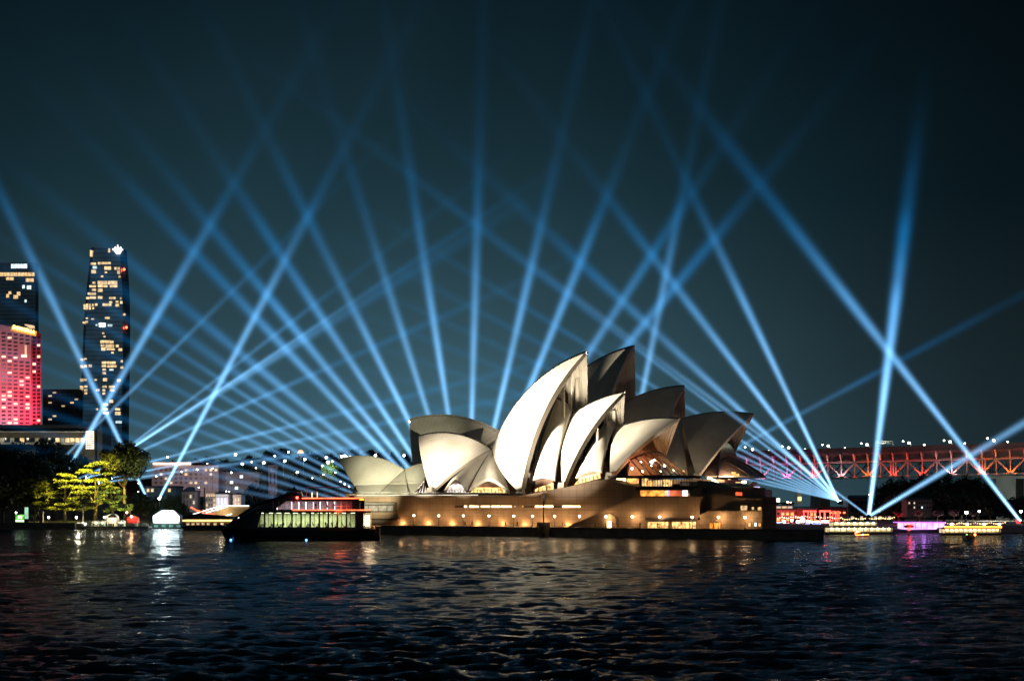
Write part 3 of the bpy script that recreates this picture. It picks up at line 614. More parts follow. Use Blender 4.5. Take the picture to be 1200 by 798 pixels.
# ------------------------------------------------------------------ the cruise ferry in front
FD = 369.0; fs = FD/F
FE = thing('cruise_ferry', 'black double-deck cruise ferry with swept bow, green-lit saloon and red light strips', 'ferry', (gx(349, FD), FD+5, 0), R(4))
def fx(px): return (px-349)*fs
def fz(py): return (634-py)*fs
M_HULL = mat('black hull paint', (.010, .010, .012), .35, var=.2); M_DECK = mat('dark deckhouse paint', (.020, .022, .022), .3, var=.15)
HW = 4.6
def hull():
    m = MB(); G = []
    for px, zt, w0, w1, xo in ((252, 613.5, .15, .25, 7), (258, 616, .6, 1.3, 3.5), (270, 618, 1.8, 2.8, 1.2), (290, 619.3, 3.2, 4.1, .3), (320, 620, 4.1, HW, 0), (380, 620, 4.3, HW, 0), (430, 620, 4.2, HW, 0), (443, 620.5, 4.0, HW-.2, 0)):
        x = fx(px); zt = fz(zt); xb = x+xo*fs*1.6
        G.append([(xb, -w0*.7, -1.2), (xb, -w0, .15), (x+(xb-x)*.4, -w0-(w1-w0)*.6, zt*.5), (x, -w1, zt), (x, w1, zt), (x+(xb-x)*.4, w0+(w1-w0)*.6, zt*.5), (xb, w0, .15), (xb, w0*.7, -1.2)])
    m.grid(G, False); n = len(m.v); m.f.append(list(range(n-8, n))); m.sm.append(False); m.f.append(list(range(7, -1, -1))); m.sm.append(False)
    return m
hull().build('hull', M_HULL, FE)
m = MB(); m.box(fx(300), fx(442), -HW-.08, -HW+.02, fz(621.6), fz(620.2)); m.build('rubbing_strake', M_DARKMET, FE)
# swept nose and upper works: profile extruded across, narrowing to the bow
prof = [(262, 619), (264, 614.5), (272, 607), (285, 598.2), (300, 590.2), (318, 583.6), (334, 578.4), (340, 577), (352, 577.5)]
def nose():
    m = MB(); top_r = []; bot = []
    hw = lambda px: 4.4*min(1, .30+.70*max(0, (px-258)/48.)**.7)
    G = []
    for px, py in prof:
        w = hw(px); x, z = fx(px), fz(py); zb = fz(619.6)
        G.append([(x, -w, zb), (x, -w, z-.9 if z-zb > 1.2 else z-.2), (x, -w+.7, z), (x, w-.7, z), (x, w, z-.9 if z-zb > 1.2 else z-.2), (x, w, zb)])
    return G
G = nose(); sub = G[:5]; m = MB(); m.grid(sub, False); n = len(m.v); m.f.append(list(range(n-6, n))); m.sm.append(False); m.f.append(list(range(5, -1, -1))); m.sm.append(False); m.build('bow_fairing', M_DECK, FE)
# roof sweep over the saloon front (between the nose and the wheelhouse)
m = MB(); G2 = []
for px, py in ((300, 590.2), (309, 586.6), (318, 583.6), (334, 578.4), (340, 577), (350, 580.5), (356, 583)):
    w = 4.4; x, z = fx(px), fz(py); lo = max(fz(598.6), 0) if px < 319 else fz(587.2)
    G2.append([(x, -w, lo), (x, -w, z-.7), (x, -w+.8, z), (x, w-.8, z), (x, w, z-.7), (x, w, lo)])
m.grid(G2, False)
for k_ in (0, len(G2)-1): q = [k_*6+i for i in range(6)]; m.f.append(q if k_ else q[::-1]); m.sm.append(False)
m.build('upper_fairing', M_DECK, FE)
m = MB(); m.box(fx(300), fx(425), -4.4, 4.4, fz(598.6), fz(597.0)-.001); m.box(fx(300), fx(432), -4.5, 4.5, fz(600.6), fz(598.7)); m.build('upper_deck', M_DECK, FE)
m = MB(); m.box(fx(356), fx(424), -4.4, 4.4, fz(587.0), fz(583.0)); m.build('roof', M_DECK, FE)
m = MB(); m.box(fx(290), fx(432), -4.4, 4.4, fz(619.9), fz(618.6)); m.build('main_deck', M_DECK, FE)
m = MB(); m.box(fx(300), fx(432), 4.0, 4.35, fz(618.6), fz(600.6)); m.build('far_saloon_wall', mat('pale green saloon panel', (.60, .64, .48), .6, var=.3, scale=.8), FE)
m = MB(); m.box(fx(319), fx(424), 3.9, 4.3, fz(597), fz(587)); m.build('far_lounge_wall', mat('grey lounge panel', (.40, .38, .40), .6, var=.3, scale=.7), FE)
m = MB(); m.box(fx(416), fx(432), -4.4, 4.4, fz(619), fz(600.6)); m.build('stern_bulkhead', M_DECK, FE) if 0 else None
m = MB(); m.box(fx(414), fx(424), -4.4, 3.8, fz(619), fz(600.7)); m.build('stern_cabin', M_DECK, FE)
m = MB(); m.box(fx(410.5), fx(419.5), -4.35, 3.8, fz(597), fz(587.1)); m.build('stern_cabin', M_DECK, FE)
m = MB(); m.prism([(fx(x), -4.42, fz(y)) for x, y in ((300, 618.6), (300, 601), (305, 600.8), (282+6, 618.6))], (0, .12, 0)); m.build('saloon_front_frame', M_DECK, FE)
m = MB(); m.box(fx(296), fx(414), -4.42, -4.30, fz(619.6), fz(617.6)); m.build('window_sill', M_DECK, FE)
M_PANE = bpy.data.materials.new('clear saloon glass'); M_PANE.use_nodes = True; pp = M_PANE.node_tree.nodes['Principled BSDF']; pp.inputs['Transmission Weight'].default_value = 1; pp.inputs['Roughness'].default_value = .0; pp.inputs['IOR'].default_value = 1.05; pp.inputs['Base Color'].default_value = (.96, .98, .94, 1)
for k in range(11):
    x0 = 297+k*10.6; x1 = x0+10.6
    m = MB(); m.box(fx(x0), fx(x0)+.42, -4.43, -4.25, fz(617.6), fz(600.6)); m.build('window_post', M_DECK, FE)
    m = MB(); m.box(fx(x0+5.7)-.07, fx(x0+5.7)+.07, -4.40, -4.30, fz(617.6), fz(600.6)); m.build('window_mullion', M_DECK, FE)
    m = MB(); m.box(fx(x0)+.42, fx(x1), -4.36, -4.34, fz(617.6), fz(600.6)); m.build('window', M_PANE, FE)
for k in range(14):
    x0 = 318+k*6.6; m = MB(); m.box(fx(x0), fx(x0)+.16, -4.42, -4.28, fz(597), fz(587)); m.build('window_post', mat('white window post', (.7, .68, .68), .5), FE)
m = MB(); m.box(fx(318), fx(411), -4.41, -4.29, fz(593.2), fz(592.9)); m.build('window_rail', M_WHITE, FE)
m = MB(); m.prism([(fx(x), -4.45, fz(y)) for x, y in ((283.5, 604.6), (285.5, 602.4), (301, 592.2), (303.5, 593.4))], (0, .06, 0)); m.build('bow_window', mat('tinted bow window', (.10, .12, .10), .15), FE)
# seats, tables and passengers
for k in range(10):
    x = fx(302+k*11); m = MB(); m.box(x, x+.5, -3.6, 3.0, fz(618.6), fz(618.6)+.45); m.box(x+.42, x+.5, -3.6, 3.0, fz(618.6)+.45, fz(618.6)+1.0); m.build('seat_row', M_DARKMET, FE)
seat_p = person_mesh('person', M_COAT, True)
for k in range(16):
    o = seat_p if k == 0 else seat_p.copy(); COL.objects.link(o); x = fx(303+k*6.9+random.uniform(-1.5, 1.5)); y = random.choice([-3.9, -3.2, -2.4])
    q = FE.matrix_world @ Vector((0, 0, 0)); ca, sa = math.cos(R(4)), math.sin(R(4))
    o.location = (FE.location.x+x*ca-y*sa, FE.location.y+x*sa+y*ca, fz(618.6)+random.uniform(.05, .3)); o.rotation_euler.z = R(random.choice([90, -90, 80, 20, -70])+4)
    tag(o, 'dark seated passenger seen through the green-lit lower deck windows', 'person', 'passengers in the ferry saloon')
for k, (px, yy) in enumerate(((368, -3.6), (381, -3.3), (389, -3.8))):
    o = proto_p.copy(); COL.objects.link(o); x = fx(px); ca, sa = math.cos(R(4)), math.sin(R(4))
    o.location = (FE.location.x+x*ca-yy*sa, FE.location.y+x*sa+yy*ca, fz(597)); o.rotation_euler.z = R(90*k)
    tag(o, 'dark figure standing on the ferry upper deck behind the red rail', 'person', 'passengers on the ferry upper deck')
def fl(name, px, y, py, pw, col, sx, sy): 
    a_ = area(name, (0, 0, 0), (0, 0, -1), pw, col, sx, sy); a_.parent = FE; a_.location = (fx(px), y, fz(py)); return a_
fl('saloon_light', 355, 0, 601.2, 1900, (.92, 1, .58), 22, 4); fl('lounge_light', 350, 0, 587.6, 230, (1, .82, .86), 12, 5); fl('stern_light', 400, -1, 587.6, 260, (1, .06, .05), 5, 5)
for k in range(12):
    m = MB(); x = fx(303+k*9.6); m.box(x, x+1.1, -3.6, -3.3, fz(601.3), fz(600.9)); m.build('ceiling_lamp', lit('greenish ceiling lamp', (.85, 1, .55), 7), FE)
for k in range(9):
    m = MB(); x = fx(320+k*8.5); m.box(x, x+.14, 2.6, 2.75, fz(597), fz(588)); m.build('lounge_lamp', lit('pinkish tube lamp', (1, .80, .88), 5), FE)
m = MB(); m.box(fx(352), fx(424), -4.62, -4.41, fz(584.3), fz(583.1)); m.build('light_strip', L_RED, FE)
m = MB(); m.box(fx(341), fx(432), -4.72, -4.52, fz(598.1), fz(597.1)); m.build('light_strip', L_RED, FE)
m = MB(); m.box(fx(416), fx(424.5), -4.6, 3, fz(587.0), fz(583.2)+.05); m.build('stern_lamp_housing', M_DARKMET, FE)
m = MB(); m.box(fx(419), fx(424.6), -4.66, -4.6, fz(586), fz(584.4)); m.build('stern_glow', L_ORANGE, FE)
point('strip_glow', (0, 0, 0), 900, (1, .12, .05), 1).parent = FE; bpy.context.scene.objects['strip_glow'].location = (fx(395), -5.6, fz(600))
m = MB(); m.ball((fx(346.5), -4.6, fz(583)), .34); m.build('side_light', lit('red side lamp', (1, .03, .02), 22), FE)
l = point('side_light_glow', (fx(346.5), -5.2, fz(583)), 120, (1, .04, .02), .3); l.parent = FE
# stern flood, stern deck and gear
m = MB(); m.box(fx(425.5), fx(430.5), -2, -1.6, fz(616), fz(604)); m.build('stern_floodlight', lit('stern flood glass', (1, .80, .52), 12), FE)
l = point('stern_flood_light', (fx(431), -2.5, fz(610)), 1600, (1, .66, .36), .6); l.parent = FE
m = MB()
for x in (434, 437.5, 441): m.tube((fx(x), -3.4, fz(620)), (fx(x), -3.4, fz(617.2)), .3, .45, 8)
m.build('bollard', mat('timber fender', (.25, .15, .09), .8, var=.3), FE)
m = MB(); m.box(fx(434), fx(444), -3.6, 3.6, fz(617.2), fz(616.4)); m.build('stern_platform', mat('timber fender', (.25, .15, .09)), FE)
for x in (438.5, 440.5):
    m = MB(); m.tube((fx(x), -4.3, fz(628)), (fx(x), -4.3, fz(617)), .25, .45, 8); m.build('fender_post', mat('timber fender', (.25, .15, .09)), FE)
# wheelhouse, mast, awning frame on the roof
m = MB(); m.prism([(fx(x), -2.4, fz(y)) for x, y in ((330, 580), (334, 575.8), (349.5, 574.4), (352, 583)[:2], (352, 583))][:4]+[(fx(352), -2.4, fz(583)), (fx(330), -2.4, fz(582))], (0, 4.8, 0)); m.build('wheelhouse', M_DECK, FE)
for a_, c_ in ((333.6, 338), (339, 343.5), (345.5, 349.5)):
    m = MB(); m.box(fx(a_), fx(c_), -2.5, -2.42, fz(580.2), fz(576)); m.build('wheelhouse_window', mat('grey wheelhouse glass', (.45, .45, .47), .15), FE)
m = MB(); m.box(fx(329), fx(353), -2.7, 2.7, fz(574.8), fz(573.9)); m.build('wheelhouse_roof', M_DECK, FE)
m = MB(); m.prism([(fx(x), -.4, fz(y)) for x, y in ((337.5, 574), (341.5, 569.6), (345, 574))], (0, .8, 0)); m.tube((fx(341), 0, fz(572)), (fx(341), 0, fz(566)), .06, .04, 6); m.build('radar_mast', M_DARKMET, FE)
m = MB()
for x in (357, 369, 381, 393, 405, 414): 
    for y in (-4, 4): m.tube((fx(x), y, fz(583)), (fx(x), y, fz(570.6)), .05, .05, 6)
for y in (-4, 4): m.tube((fx(357), y, fz(570.6)), (fx(414), y, fz(570.8)), .06, .06, 6); m.tube((fx(357), y, fz(577)), (fx(420), y, fz(577.4)), .04, .04, 6)
for x in (357, 381, 405): m.tube((fx(x), -4, fz(570.6)), (fx(x), 4, fz(570.6)), .05, .05, 6)
m.build('awning_frame', M_WHITE, FE)
m = MB()
for x in (363, 369): m.lathe([(.12, fz(583)), (.2, fz(578)), (.05, fz(576))], (fx(x), -2, 0), 8)
m.build('life_raft_light', lit('pale deck lamp', (1, .9, .55), 1.4), FE)
m = MB(); m.tube((fx(410), -2, fz(583)), (fx(410), -2, fz(569.5)), .07, .05, 6); m.bar((fx(403), -2, fz(570)), (fx(417), -2, fz(569)), .1, .1); m.box(fx(407), fx(413), -3, 1, fz(583), fz(580.5)); m.build('aft_mast', M_DARKMET, FE)
m = MB()
for x in (277, 279.5): m.box(fx(x), fx(x)+.28, -3.05, -3.0, fz(607.3), fz(606))
m.build('bow_lamp', lit('white bow lamp', (.95, 1, .9), 2.5), FE)
m = MB()
for k in range(7): m.tube((fx(255+k*3), -.5-k*.33, fz(616)), (fx(255+k*3), -.5-k*.33, fz(611.3)), .04, .04, 6)
m.tube((fx(254), -.4, fz(611.4)), (fx(274), -2.7, fz(611.4)), .05, .05, 6); m.build('bow_rail', M_DARKMET, FE)
for x in (268, 357): 
    m = MB(); m.ball((fx(x), -4.3 if x > 300 else -1.9, .25), .28); m.build('waterline_lamp', lit('blue waterline lamp', (.1, .35, 1), 6), FE)

# ------------------------------------------------------------------ land and hills behind
M_SOIL = mat('dark grass and soil', (.035, .040, .022), .95, var=.4, scale=.05)
def land(name, pts, z, label, m=M_SOIL):
    p = MB(); p.prism([Vector((x, y, -3)) for x, y in pts], (0, 0, 3+z)); p.build(name, m, kind='structure', label=label, cat=name)
def pt(px, Y): return (gx(px, Y), Y)
land('shore', [pt(-140, 545), pt(88, 545), pt(108, 560), pt(170, 600), pt(260, 625), pt(440, 660), pt(440, 1000), pt(-200, 1000)], 2.4, 'low dark shoreline under the garden trees')
land('quay', [pt(880, 560), pt(985, 500), pt(1060, 500), pt(1260, 480), pt(1330, 900), pt(760, 900)], 2.2, 'flat quayside between the opera house and the bridge', M_PAVE)
def hill():
    xs = np.linspace(-620, 620, 90); ys = np.linspace(700, 1900, 50); G = []
    for y in ys:
        row = []
        for x in xs:
            px = 600+F*x/y; h = 2
            h += 36*math.exp(-((px-330)/190)**2)*min(1, max(0, (y-865)/60))
            h += 10*math.exp(-((px-90)/140)**2)*min(1, max(0, (y-700)/150))
            h += 13*math.exp(-((px-1110)/110)**2)*min(1, max(0, (y-690)/80))
            row.append((x, y, h+1.5*math.sin(x*.05+y*.03)))
        G.append(row)
    m = MB(); m.grid(G, True, True); m.build('hill', M_SOIL, kind='structure', label='dark wooded hill under the street lamps behind the city waterfront', cat='hill')
hill()
# ------------------------------------------------------------------ trees
def leaf_mat(name, col, var=.45):
    if name in MATS: return MATS[name]
    m = mat(name, col, .6, var=var, scale=.35); return m
M_LEAF = leaf_mat('fig leaves', (.060, .075, .018)); M_LEAFD = leaf_mat('dark leaves', (.030, .042, .016)); M_LEAFG = leaf_mat('green leaves', (.05, .09, .02))
def crown_mesh(name, clumps, per, leaf, m, seed):
    r = np.random.default_rng(seed); C = np.array([c[:3] for c in clumps]); S = np.array([c[3:] for c in clumps]); n = len(C)*per
    idx = np.repeat(np.arange(len(C)), per); d = r.normal(size=(n, 3)); d /= np.linalg.norm(d, axis=1, keepdims=True)
    pos = C[idx]+d*(r.random((n, 1))**.45)*S[idx]
    a = r.normal(size=(n, 3)); a /= np.linalg.norm(a, axis=1, keepdims=True); b_ = np.cross(a, r.normal(size=(n, 3))); b_ /= np.linalg.norm(b_, axis=1, keepdims=True)
    b_[:, 2] *= .6; s = leaf*(.6+.8*r.random((n, 1)))
    co = np.stack([pos-a*s, pos-b_*s*.6, pos+a*s, pos+b_*s*.6], 1).reshape(-1, 3)
    me = bpy.data.meshes.new(name); me.vertices.add(4*n); me.vertices.foreach_set('co', co.ravel()); me.loops.add(4*n); me.loops.foreach_set('vertex_index', np.arange(4*n, dtype=np.int32))
    me.polygons.add(n); me.polygons.foreach_set('loop_start', np.arange(0, 4*n, 4, dtype=np.int32)); me.update(); me.materials.append(m); return me
def tree(label, px, Y, zb, h, rad, per=110, nc=26, leaf=.55, m=None, flat=.55, low=.35, group=None, seed=0, name='tree', trunk_r=None, lean=0.0, layered=False):
    m = m or M_LEAFD; r = random.Random(seed*13+int(px*7)); x = gx(px, Y); t = thing(name, label, 'tree', (x, Y, zb), 0, group); cl = []
    zc = h*(1+low)/2; rz = h*(1-low)/2
    for k in range(nc):
        th = r.uniform(0, 2*PI); ph = math.acos(r.uniform(-.75, 1)); q = r.uniform(.45, .95)
        s = rad*(r.uniform(.15, .30) if layered else r.uniform(.20, .36)); cz = zc+rz*.86*q*math.cos(ph)
        if layered: cz = h*low+(h*(1-low))*((k % 7)+r.uniform(0, .5))/7.2; q = r.uniform(.3, 1.0)*math.sqrt(max(.12, 1-((cz-h*low)/(h*(1-low)))**2.2)); cl.append((lean*h*(cz/h)+rad*q*math.cos(th), rad*q*math.sin(th), cz, s*1.15, s*1.15, s*flat)); continue
        cl.append((lean*h+rad*.86*q*math.sin(ph)*math.cos(th), rad*.86*q*math.sin(ph)*math.sin(th), cz, s, s, s*flat*1.5))
    me = crown_mesh('crown', cl, per, leaf, m, seed+int(abs(px))); o = bpy.data.objects.new('crown', me); COL.objects.link(o); o.parent = t
    tr = trunk_r or h*.028; b_ = MB(); zt = h*(low+.25); b_.tube((0, 0, -.5), (lean*h*.5, 0, zt*.6), tr*1.35, tr*.9, 9); b_.tube((lean*h*.5, 0, zt*.6), (lean*h, 0, zt), tr*.9, tr*.5, 8)
    for c in cl[:9]: b_.tube((lean*h*.5, 0, zt*.55), (c[0]*.85, c[1]*.85, c[2]), tr*.45, tr*.12, 6)
    b_.build('trunk', M_BARK, t); return t
# left shore: dark garden trees, the two floodlit figs, the tall tree against the sky
for k, (px, Y, h, rad, lb) in enumerate(((-14, 640, 33, 15, 'very dark garden tree at the photo edge below the long low building'), (16, 650, 34, 15, 'very dark tall garden tree behind the green kiosk'), (40, 625, 30, 13, 'very dark garden tree behind the stone pillar'),
        (64, 640, 36, 13, 'dark garden tree whose crown covers the lit windows of the long building'), (88, 650, 31, 12, 'dark garden tree under the glowing lattice window'), (30, 590, 20, 11, 'dark lower tree in front of the tall garden trees'), (4, 585, 18, 11, 'dark lower tree beside the green kiosk'))):
    tree(lb, px, Y, 2.4, h*1.03, rad*1.08, 170, 46, .8, M_LEAFD, seed=k, low=.14, group='dark trees in the gardens')
tree('spreading fig tree floodlit yellow in flat layers, behind the promenade lamps', 76, 580, 2.4, 20.5, 9.8, 300, 36, .36, M_LEAF, .26, .22, seed=21, layered=True, name='fig_tree')
tree('taller fig tree floodlit yellow-green, between the dark trees and the lone tall tree', 112, 583, 2.4, 25.5, 9.6, 300, 42, .36, M_LEAF, .26, .18, seed=22, layered=True, name='fig_tree')
tree('green floodlit tree behind the white pavilion on the jetty', 132, 578, 2.4, 17.0, 6.6, 140, 26, .42, M_LEAF, .38, .25, seed=23, layered=True, name='fig_tree')
tree('tall umbrella-crowned tree standing dark against the night sky beside the tower', 146, 592, 2.4, 32, 10.2, 260, 52, .55, leaf_mat('umbrella leaves', (.045, .050, .022)), .75, .48, seed=5, name='umbrella_tree', trunk_r=.55)
tree('small round bush lit orange-yellow between the tall trunk and the waterfront hall', 152.5, 572, 2.4, 7.6, 2.1, 90, 12, .3, M_LEAF, .5, .55, seed=6, name='small_tree')
tree('small round clipped tree lit dull yellow above the lamp cluster', 97.5, 556, 2.4, 8.0, 1.9, 90, 12, .28, M_LEAF, .5, .55, seed=7, name='small_tree')
tree('brown shrub beside the stone pillar near the green kiosk', 40, 552, 2.4, 6.2, 2.4, 90, 12, .3, leaf_mat('brown leaves', (.07, .06, .03)), .8, .05, seed=8, name='shrub')
for k, (px, h, rad, lb) in enumerate(((162, 13, 6, 'dark bushy tree below the short searchlight beam'), (176, 11, 6, 'dark bushy tree behind the bright white marquee'), (205, 12, 6, 'dark bushy tree by the thin black mast'))):
    tree(lb, px, 612, 2.4, h, rad, 110, 22, .5, M_LEAFD, .8, .1, seed=30+k, group='dark trees behind the marquee')
spot('tree_floodlight', W(84, 478, 552), W(80, 572, 580), 1400000, (1, .74, .07), 34, .9, .4); spot('tree_floodlight', W(66, 612, 556), W(80, 556, 580), 22000, (1, .80, .16), 75, .9, .4)
spot('tree_floodlight', W(106, 470, 552), W(114, 566, 583), 1550000, (1, .78, .08), 34, .9, .4); spot('tree_floodlight', W(112, 612, 560), W(112, 550, 583), 22000, (1, .84, .20), 75, .9, .4)
spot('tree_floodlight', W(140, 613, 560), W(133, 560, 578), 60000, (.86, 1, .22), 70, .9, .4)
point('bush_light', W(152, 600, 567), 1500, (1, .7, .2), .3)
point('window_spill', W(104, 532, 690), 1800, (1, .95, .6), 1)
# ------------------------------------------------------------------ generic building with real window pieces
BMESH = {}
def building(name, label, cat, px0, px1, yt, yb, Y, depth, wm, rows=0, cols=0, litp=.3, lm=None, wy=None, wx=None, wf=(.6, .5), skew=0.0, group=None, roof=None, ledges=True, dark=None, parent_only=False):
    x0, x1, z1, z0 = gx(px0, Y), gx(px1, Y), gz(yt, Y), gz(yb, Y); t = thing(name, label, cat, ((x0+x1)/2, Y, z0), R(skew), group); w = x1-x0; h = z1-z0; rr = random.Random(int(px0*31+yt*7))
    m = MB(); m.box(-w/2, w/2, 0, depth, 0, h); m.build('wall', wm, t)
    if roof:
        m = MB(); o_ = .4
        if roof == 'flat': m.box(-w/2-o_, w/2+o_, -o_, depth+o_, h+.01, h+.7)
        else: m.prism([(-w/2-o_, -o_, h+.01), (w/2+o_, -o_, h+.01), (w/2-roof*.8, depth*.5, h+roof), (-w/2+roof*.8, depth*.5, h+roof)], (0, .6, 0)); m.prism([(-w/2-o_, -o_, h+.01), (w/2+o_, -o_, h+.01), (w/2+o_, depth, h+.01), (-w/2-o_, depth, h+.01)], (0, 0, .4))
        m.build('roof', mat('dark slate roof', (.04, .04, .045), .7), t)
    if rows:
        ya, yb_ = wy or (yt+2, yb-2); xa, xb = wx or (px0, px1); pw, ph = (xb-xa)/cols*Y/F, (yb_-ya)/rows*Y/F; zt = gz(ya, Y)-z0; xl = gx(xa, Y)-(x0+x1)/2
        me = {}
        def pane(mm):
            if mm.name not in me: q = MB(); q.box(-pw*wf[0]/2, pw*wf[0]/2, -.09, .05, -ph*wf[1]/2, ph*wf[1]/2); me[mm.name] = q.mesh('window', mm)
            return me[mm.name]
        n = 0
        for r in range(rows):
            for c in range(cols):
                if n >= 100: break
                mm = rr.choice(lm) if rr.random() < litp else (dark or M_GLASSD); n += 1
                inst('window', pane(mm), t, (xl+(c+.5)*pw, 0, zt-(r+.5)*ph))
        if ledges:
            m = MB()
            for r in range(rows+1): m.box(-w/2-.15, w/2+.15, -.22, -.0, zt-r*ph-.12, zt-r*ph+.12)
            m.build('floor_ledge', wm, t)
    return t
LW = [L_WARM, lit('soft warm window', (1, .70, .38), .55, .5, .5), lit('pale window', (1, .80, .56), .72, .4, .5)]
M_PINKC = mat('pinkish rendered wall', (.34, .28, .26), .85, var=.2, scale=.1); M_DARKW = mat('haze-pale facade', (.35, .40, .46), .45, .7, var=.25, scale=.08)  # facade colour is pale and metallic to imitate haze over dark walls
# ------------------------------------------------------------------ towers of the city
def tall_tower():
    Y = 1300; t = thing('skyscraper', 'tall dark curved glass skyscraper dotted with warm lit windows, crown emblem at top', 'skyscraper', (gx(120, Y), Y, 2)); cx, by = gx(120, Y), 2
    prof = [(527, 92, 148), (500, 92, 148), (460, 92.5, 148.5), (420, 94, 149.3), (384, 95.5, 149.5), (350, 98, 149), (330, 100, 148), (310, 102.3, 146.7), (292, 104.5, 145.3), (289.5, 105, 140), ]
    def ed(py):
        for (a, l, r), (a2, l2, r2) in zip(prof, prof[1:]):
            if a2 <= py <= a: k = (a-py)/(a-a2+1e-6); return l+(l2-l)*k, r+(r2-r)*k
        return prof[0][1:] if py > 500 else prof[-1][1:]
    G = []; D = 15
    zs = [600]+[527-k*2.5 for k in range(96)]
    for py in zs:
        l, r = ed(min(py, 527)); x0, x1, z = gx(l, Y)-cx, gx(r, Y)-cx, gz(py, Y)-by
        G.append([(x0+4, 0, z), (x1-4, 0, z), (x1-.8, 3.5, z), (x1, 9, z), (x1-1, D-6, z), (x1-7, D, z), (x0+7, D, z), (x0+1, D-6, z), (x0, 9, z), (x0+.8, 3.5, z), (x0+4, 0, z)])
    m = MB(); m.grid(G, False, True); m.f.append(list(range(len(m.v)-11, len(m.v)-1))); m.sm.append(False); m.build('tower_body', mat('haze-pale tower glass', (.55, .66, .78), .38, .85, var=.3, scale=.05), t)  # pale metallic colour imitates haze in front of the dark glass
    m = MB()
    for g in G[1::2]:
        for a, c in zip(g[:10], g[1:]): 
            if a[1] < 10 or c[1] < 10: m.bar((a[0], a[1]-.12, a[2]), (c[0], c[1]-.12, c[2]), .3, .3)
    m.build('floor_edge', mat('dark floor edge', (.02, .022, .028), .5), t)
    A = [(170,88,185,138),(312,75,328,108),(175,185,218,205),(232,180,255,203),(258,180,332,200),(282,215,335,243),(180,243,218,270),(192,212,225,235,1),(360,220,378,243),(385,220,405,245),(382,248,405,275),(285,255,305,268),(255,286,275,300),(392,286,410,304),(230,328,305,355),(309,328,385,355),(232,358,272,380),(275,360,308,380),(325,358,385,382),(190,335,215,352),(165,362,218,380),(185,388,218,408),(232,388,270,415),(152,418,218,440),(140,452,168,472),(170,448,218,470),(232,445,268,470),(320,452,370,472),(320,486,345,500),(268,502,338,525),(370,482,392,500),(368,505,398,530),(405,455,416,475),(405,484,425,508),(120,508,132,550),(138,505,158,552),(162,505,180,552),(186,505,200,525),(208,502,230,524),(188,532,204,550),(286,608,325,625),(138,612,156,625),(132,638,156,656),(112,645,126,658),(180,620,204,630),(432,580,446,598),(240,655,292,688,2),(215,665,230,680,1),(308,665,345,685,1),(265,728,283,742),(275,755,292,768),(255,790,330,802)]
    Bq = [(250,62,285,85),(290,62,355,85),(255,90,285,108),(292,90,360,118),(258,112,292,140),(300,120,365,138),(372,92,396,116),(392,120,422,145),(335,148,356,163),(262,222,300,245),(305,222,372,245),(262,250,298,270),(305,250,378,272),(268,278,296,296),(268,305,296,325),(320,280,355,296,1),(95,198,110,218),(125,198,146,210),(90,250,108,275),(125,248,148,272),(160,246,186,270),(410,212,428,232),(408,260,432,282),(92,355,116,380),(122,358,146,376),(272,352,305,378),(380,360,410,384),(205,360,225,374),(92,412,110,450),(126,410,152,428),(126,436,152,456),(128,462,150,482),(268,410,302,430),(268,438,290,456),(318,410,365,432),(325,436,362,458),(216,436,246,456),(268,464,290,484),(272,548,312,572),(270,584,312,606),(270,614,318,636),(320,520,352,546),(366,586,406,606),(366,614,410,642),(216,586,234,604),(370,684,420,706,1),(292,712,320,740),(252,734,285,762)]
    mats_ = [lit('warm tower window', (1, .68, .34), 1.05, .45, .25), lit('cool tower window', (.72, .92, .95), 1.0, .4, .3), lit('bright sky lobby', (.85, 1, .9), 2.6, .4, .3)]
    for dy, Q in ((280, A), (390, Bq)):
        for q in Q:
            mm = mats_[q[4] if len(q) > 4 else 0]; y0, y1 = dy+q[1]/6.65, dy+q[3]/6.65; l, r = ed((y0+y1)/2); fl = max(1, round((y1-y0)/2.6)); X0, X1 = 80+q[0]/6.65, 80+q[2]/6.65; X0 = max(X0, l+.3); X1 = min(X1, r-.3)
            xa, xb = gx(X0, Y)-cx, gx(X1, Y)-cx; m = MB(); nb = max(1, round((xb-xa)/3.1)); hh = (y1-y0)/fl; edge_ = max(0, 2.8-(X0-l), 2.8-(r-X1))*1.25
            for f_ in range(fl):
                for k in range(nb): a = xa+(xb-xa)*k/nb; c = xa+(xb-xa)*(k+1)/nb-.35; m.box(a, c, -.45+edge_*.0, .1+edge_*2, gz(y0+hh*(f_+.86), Y)-by, gz(y0+hh*(f_+.06), Y)-by)
            m.build('window', mm, t)
    m = MB(); c = [(132.6, 292.4), (135.4, 290.2), (136.7, 291.4), (138.4, 287.8), (140.2, 291.2), (141.9, 290.2), (143.4, 291.6), (144.0, 293.2), (142.6, 295.3), (141.5, 297.8), (136.4, 297.8), (134.8, 295.4)]
    m.prism([(gx(x, Y)-cx, -1.6, gz(y, Y)-by) for x, y in c], (0, .8, 0))
    for x, y in ((132.8, 292.5), (135.5, 290.3), (138.4, 288.1), (141.8, 290.3), (143.9, 293.1)): m.ball((gx(x, Y)-cx, -1.2, gz(y, Y)-by), .75, 8, 6)
    m.build('crown_emblem', lit('white emblem', (1, .97, .92), 1.6), t)
    for x, y in ((145.6, 316), (148.3, 383.8)): m = MB(); m.ball((gx(x, Y)-cx, -.6, gz(y, Y)-by), 1.15, 8, 6); m.build('obstruction_light', lit('red obstruction lamp', (1, .08, .03), 9), t)
tall_tower()
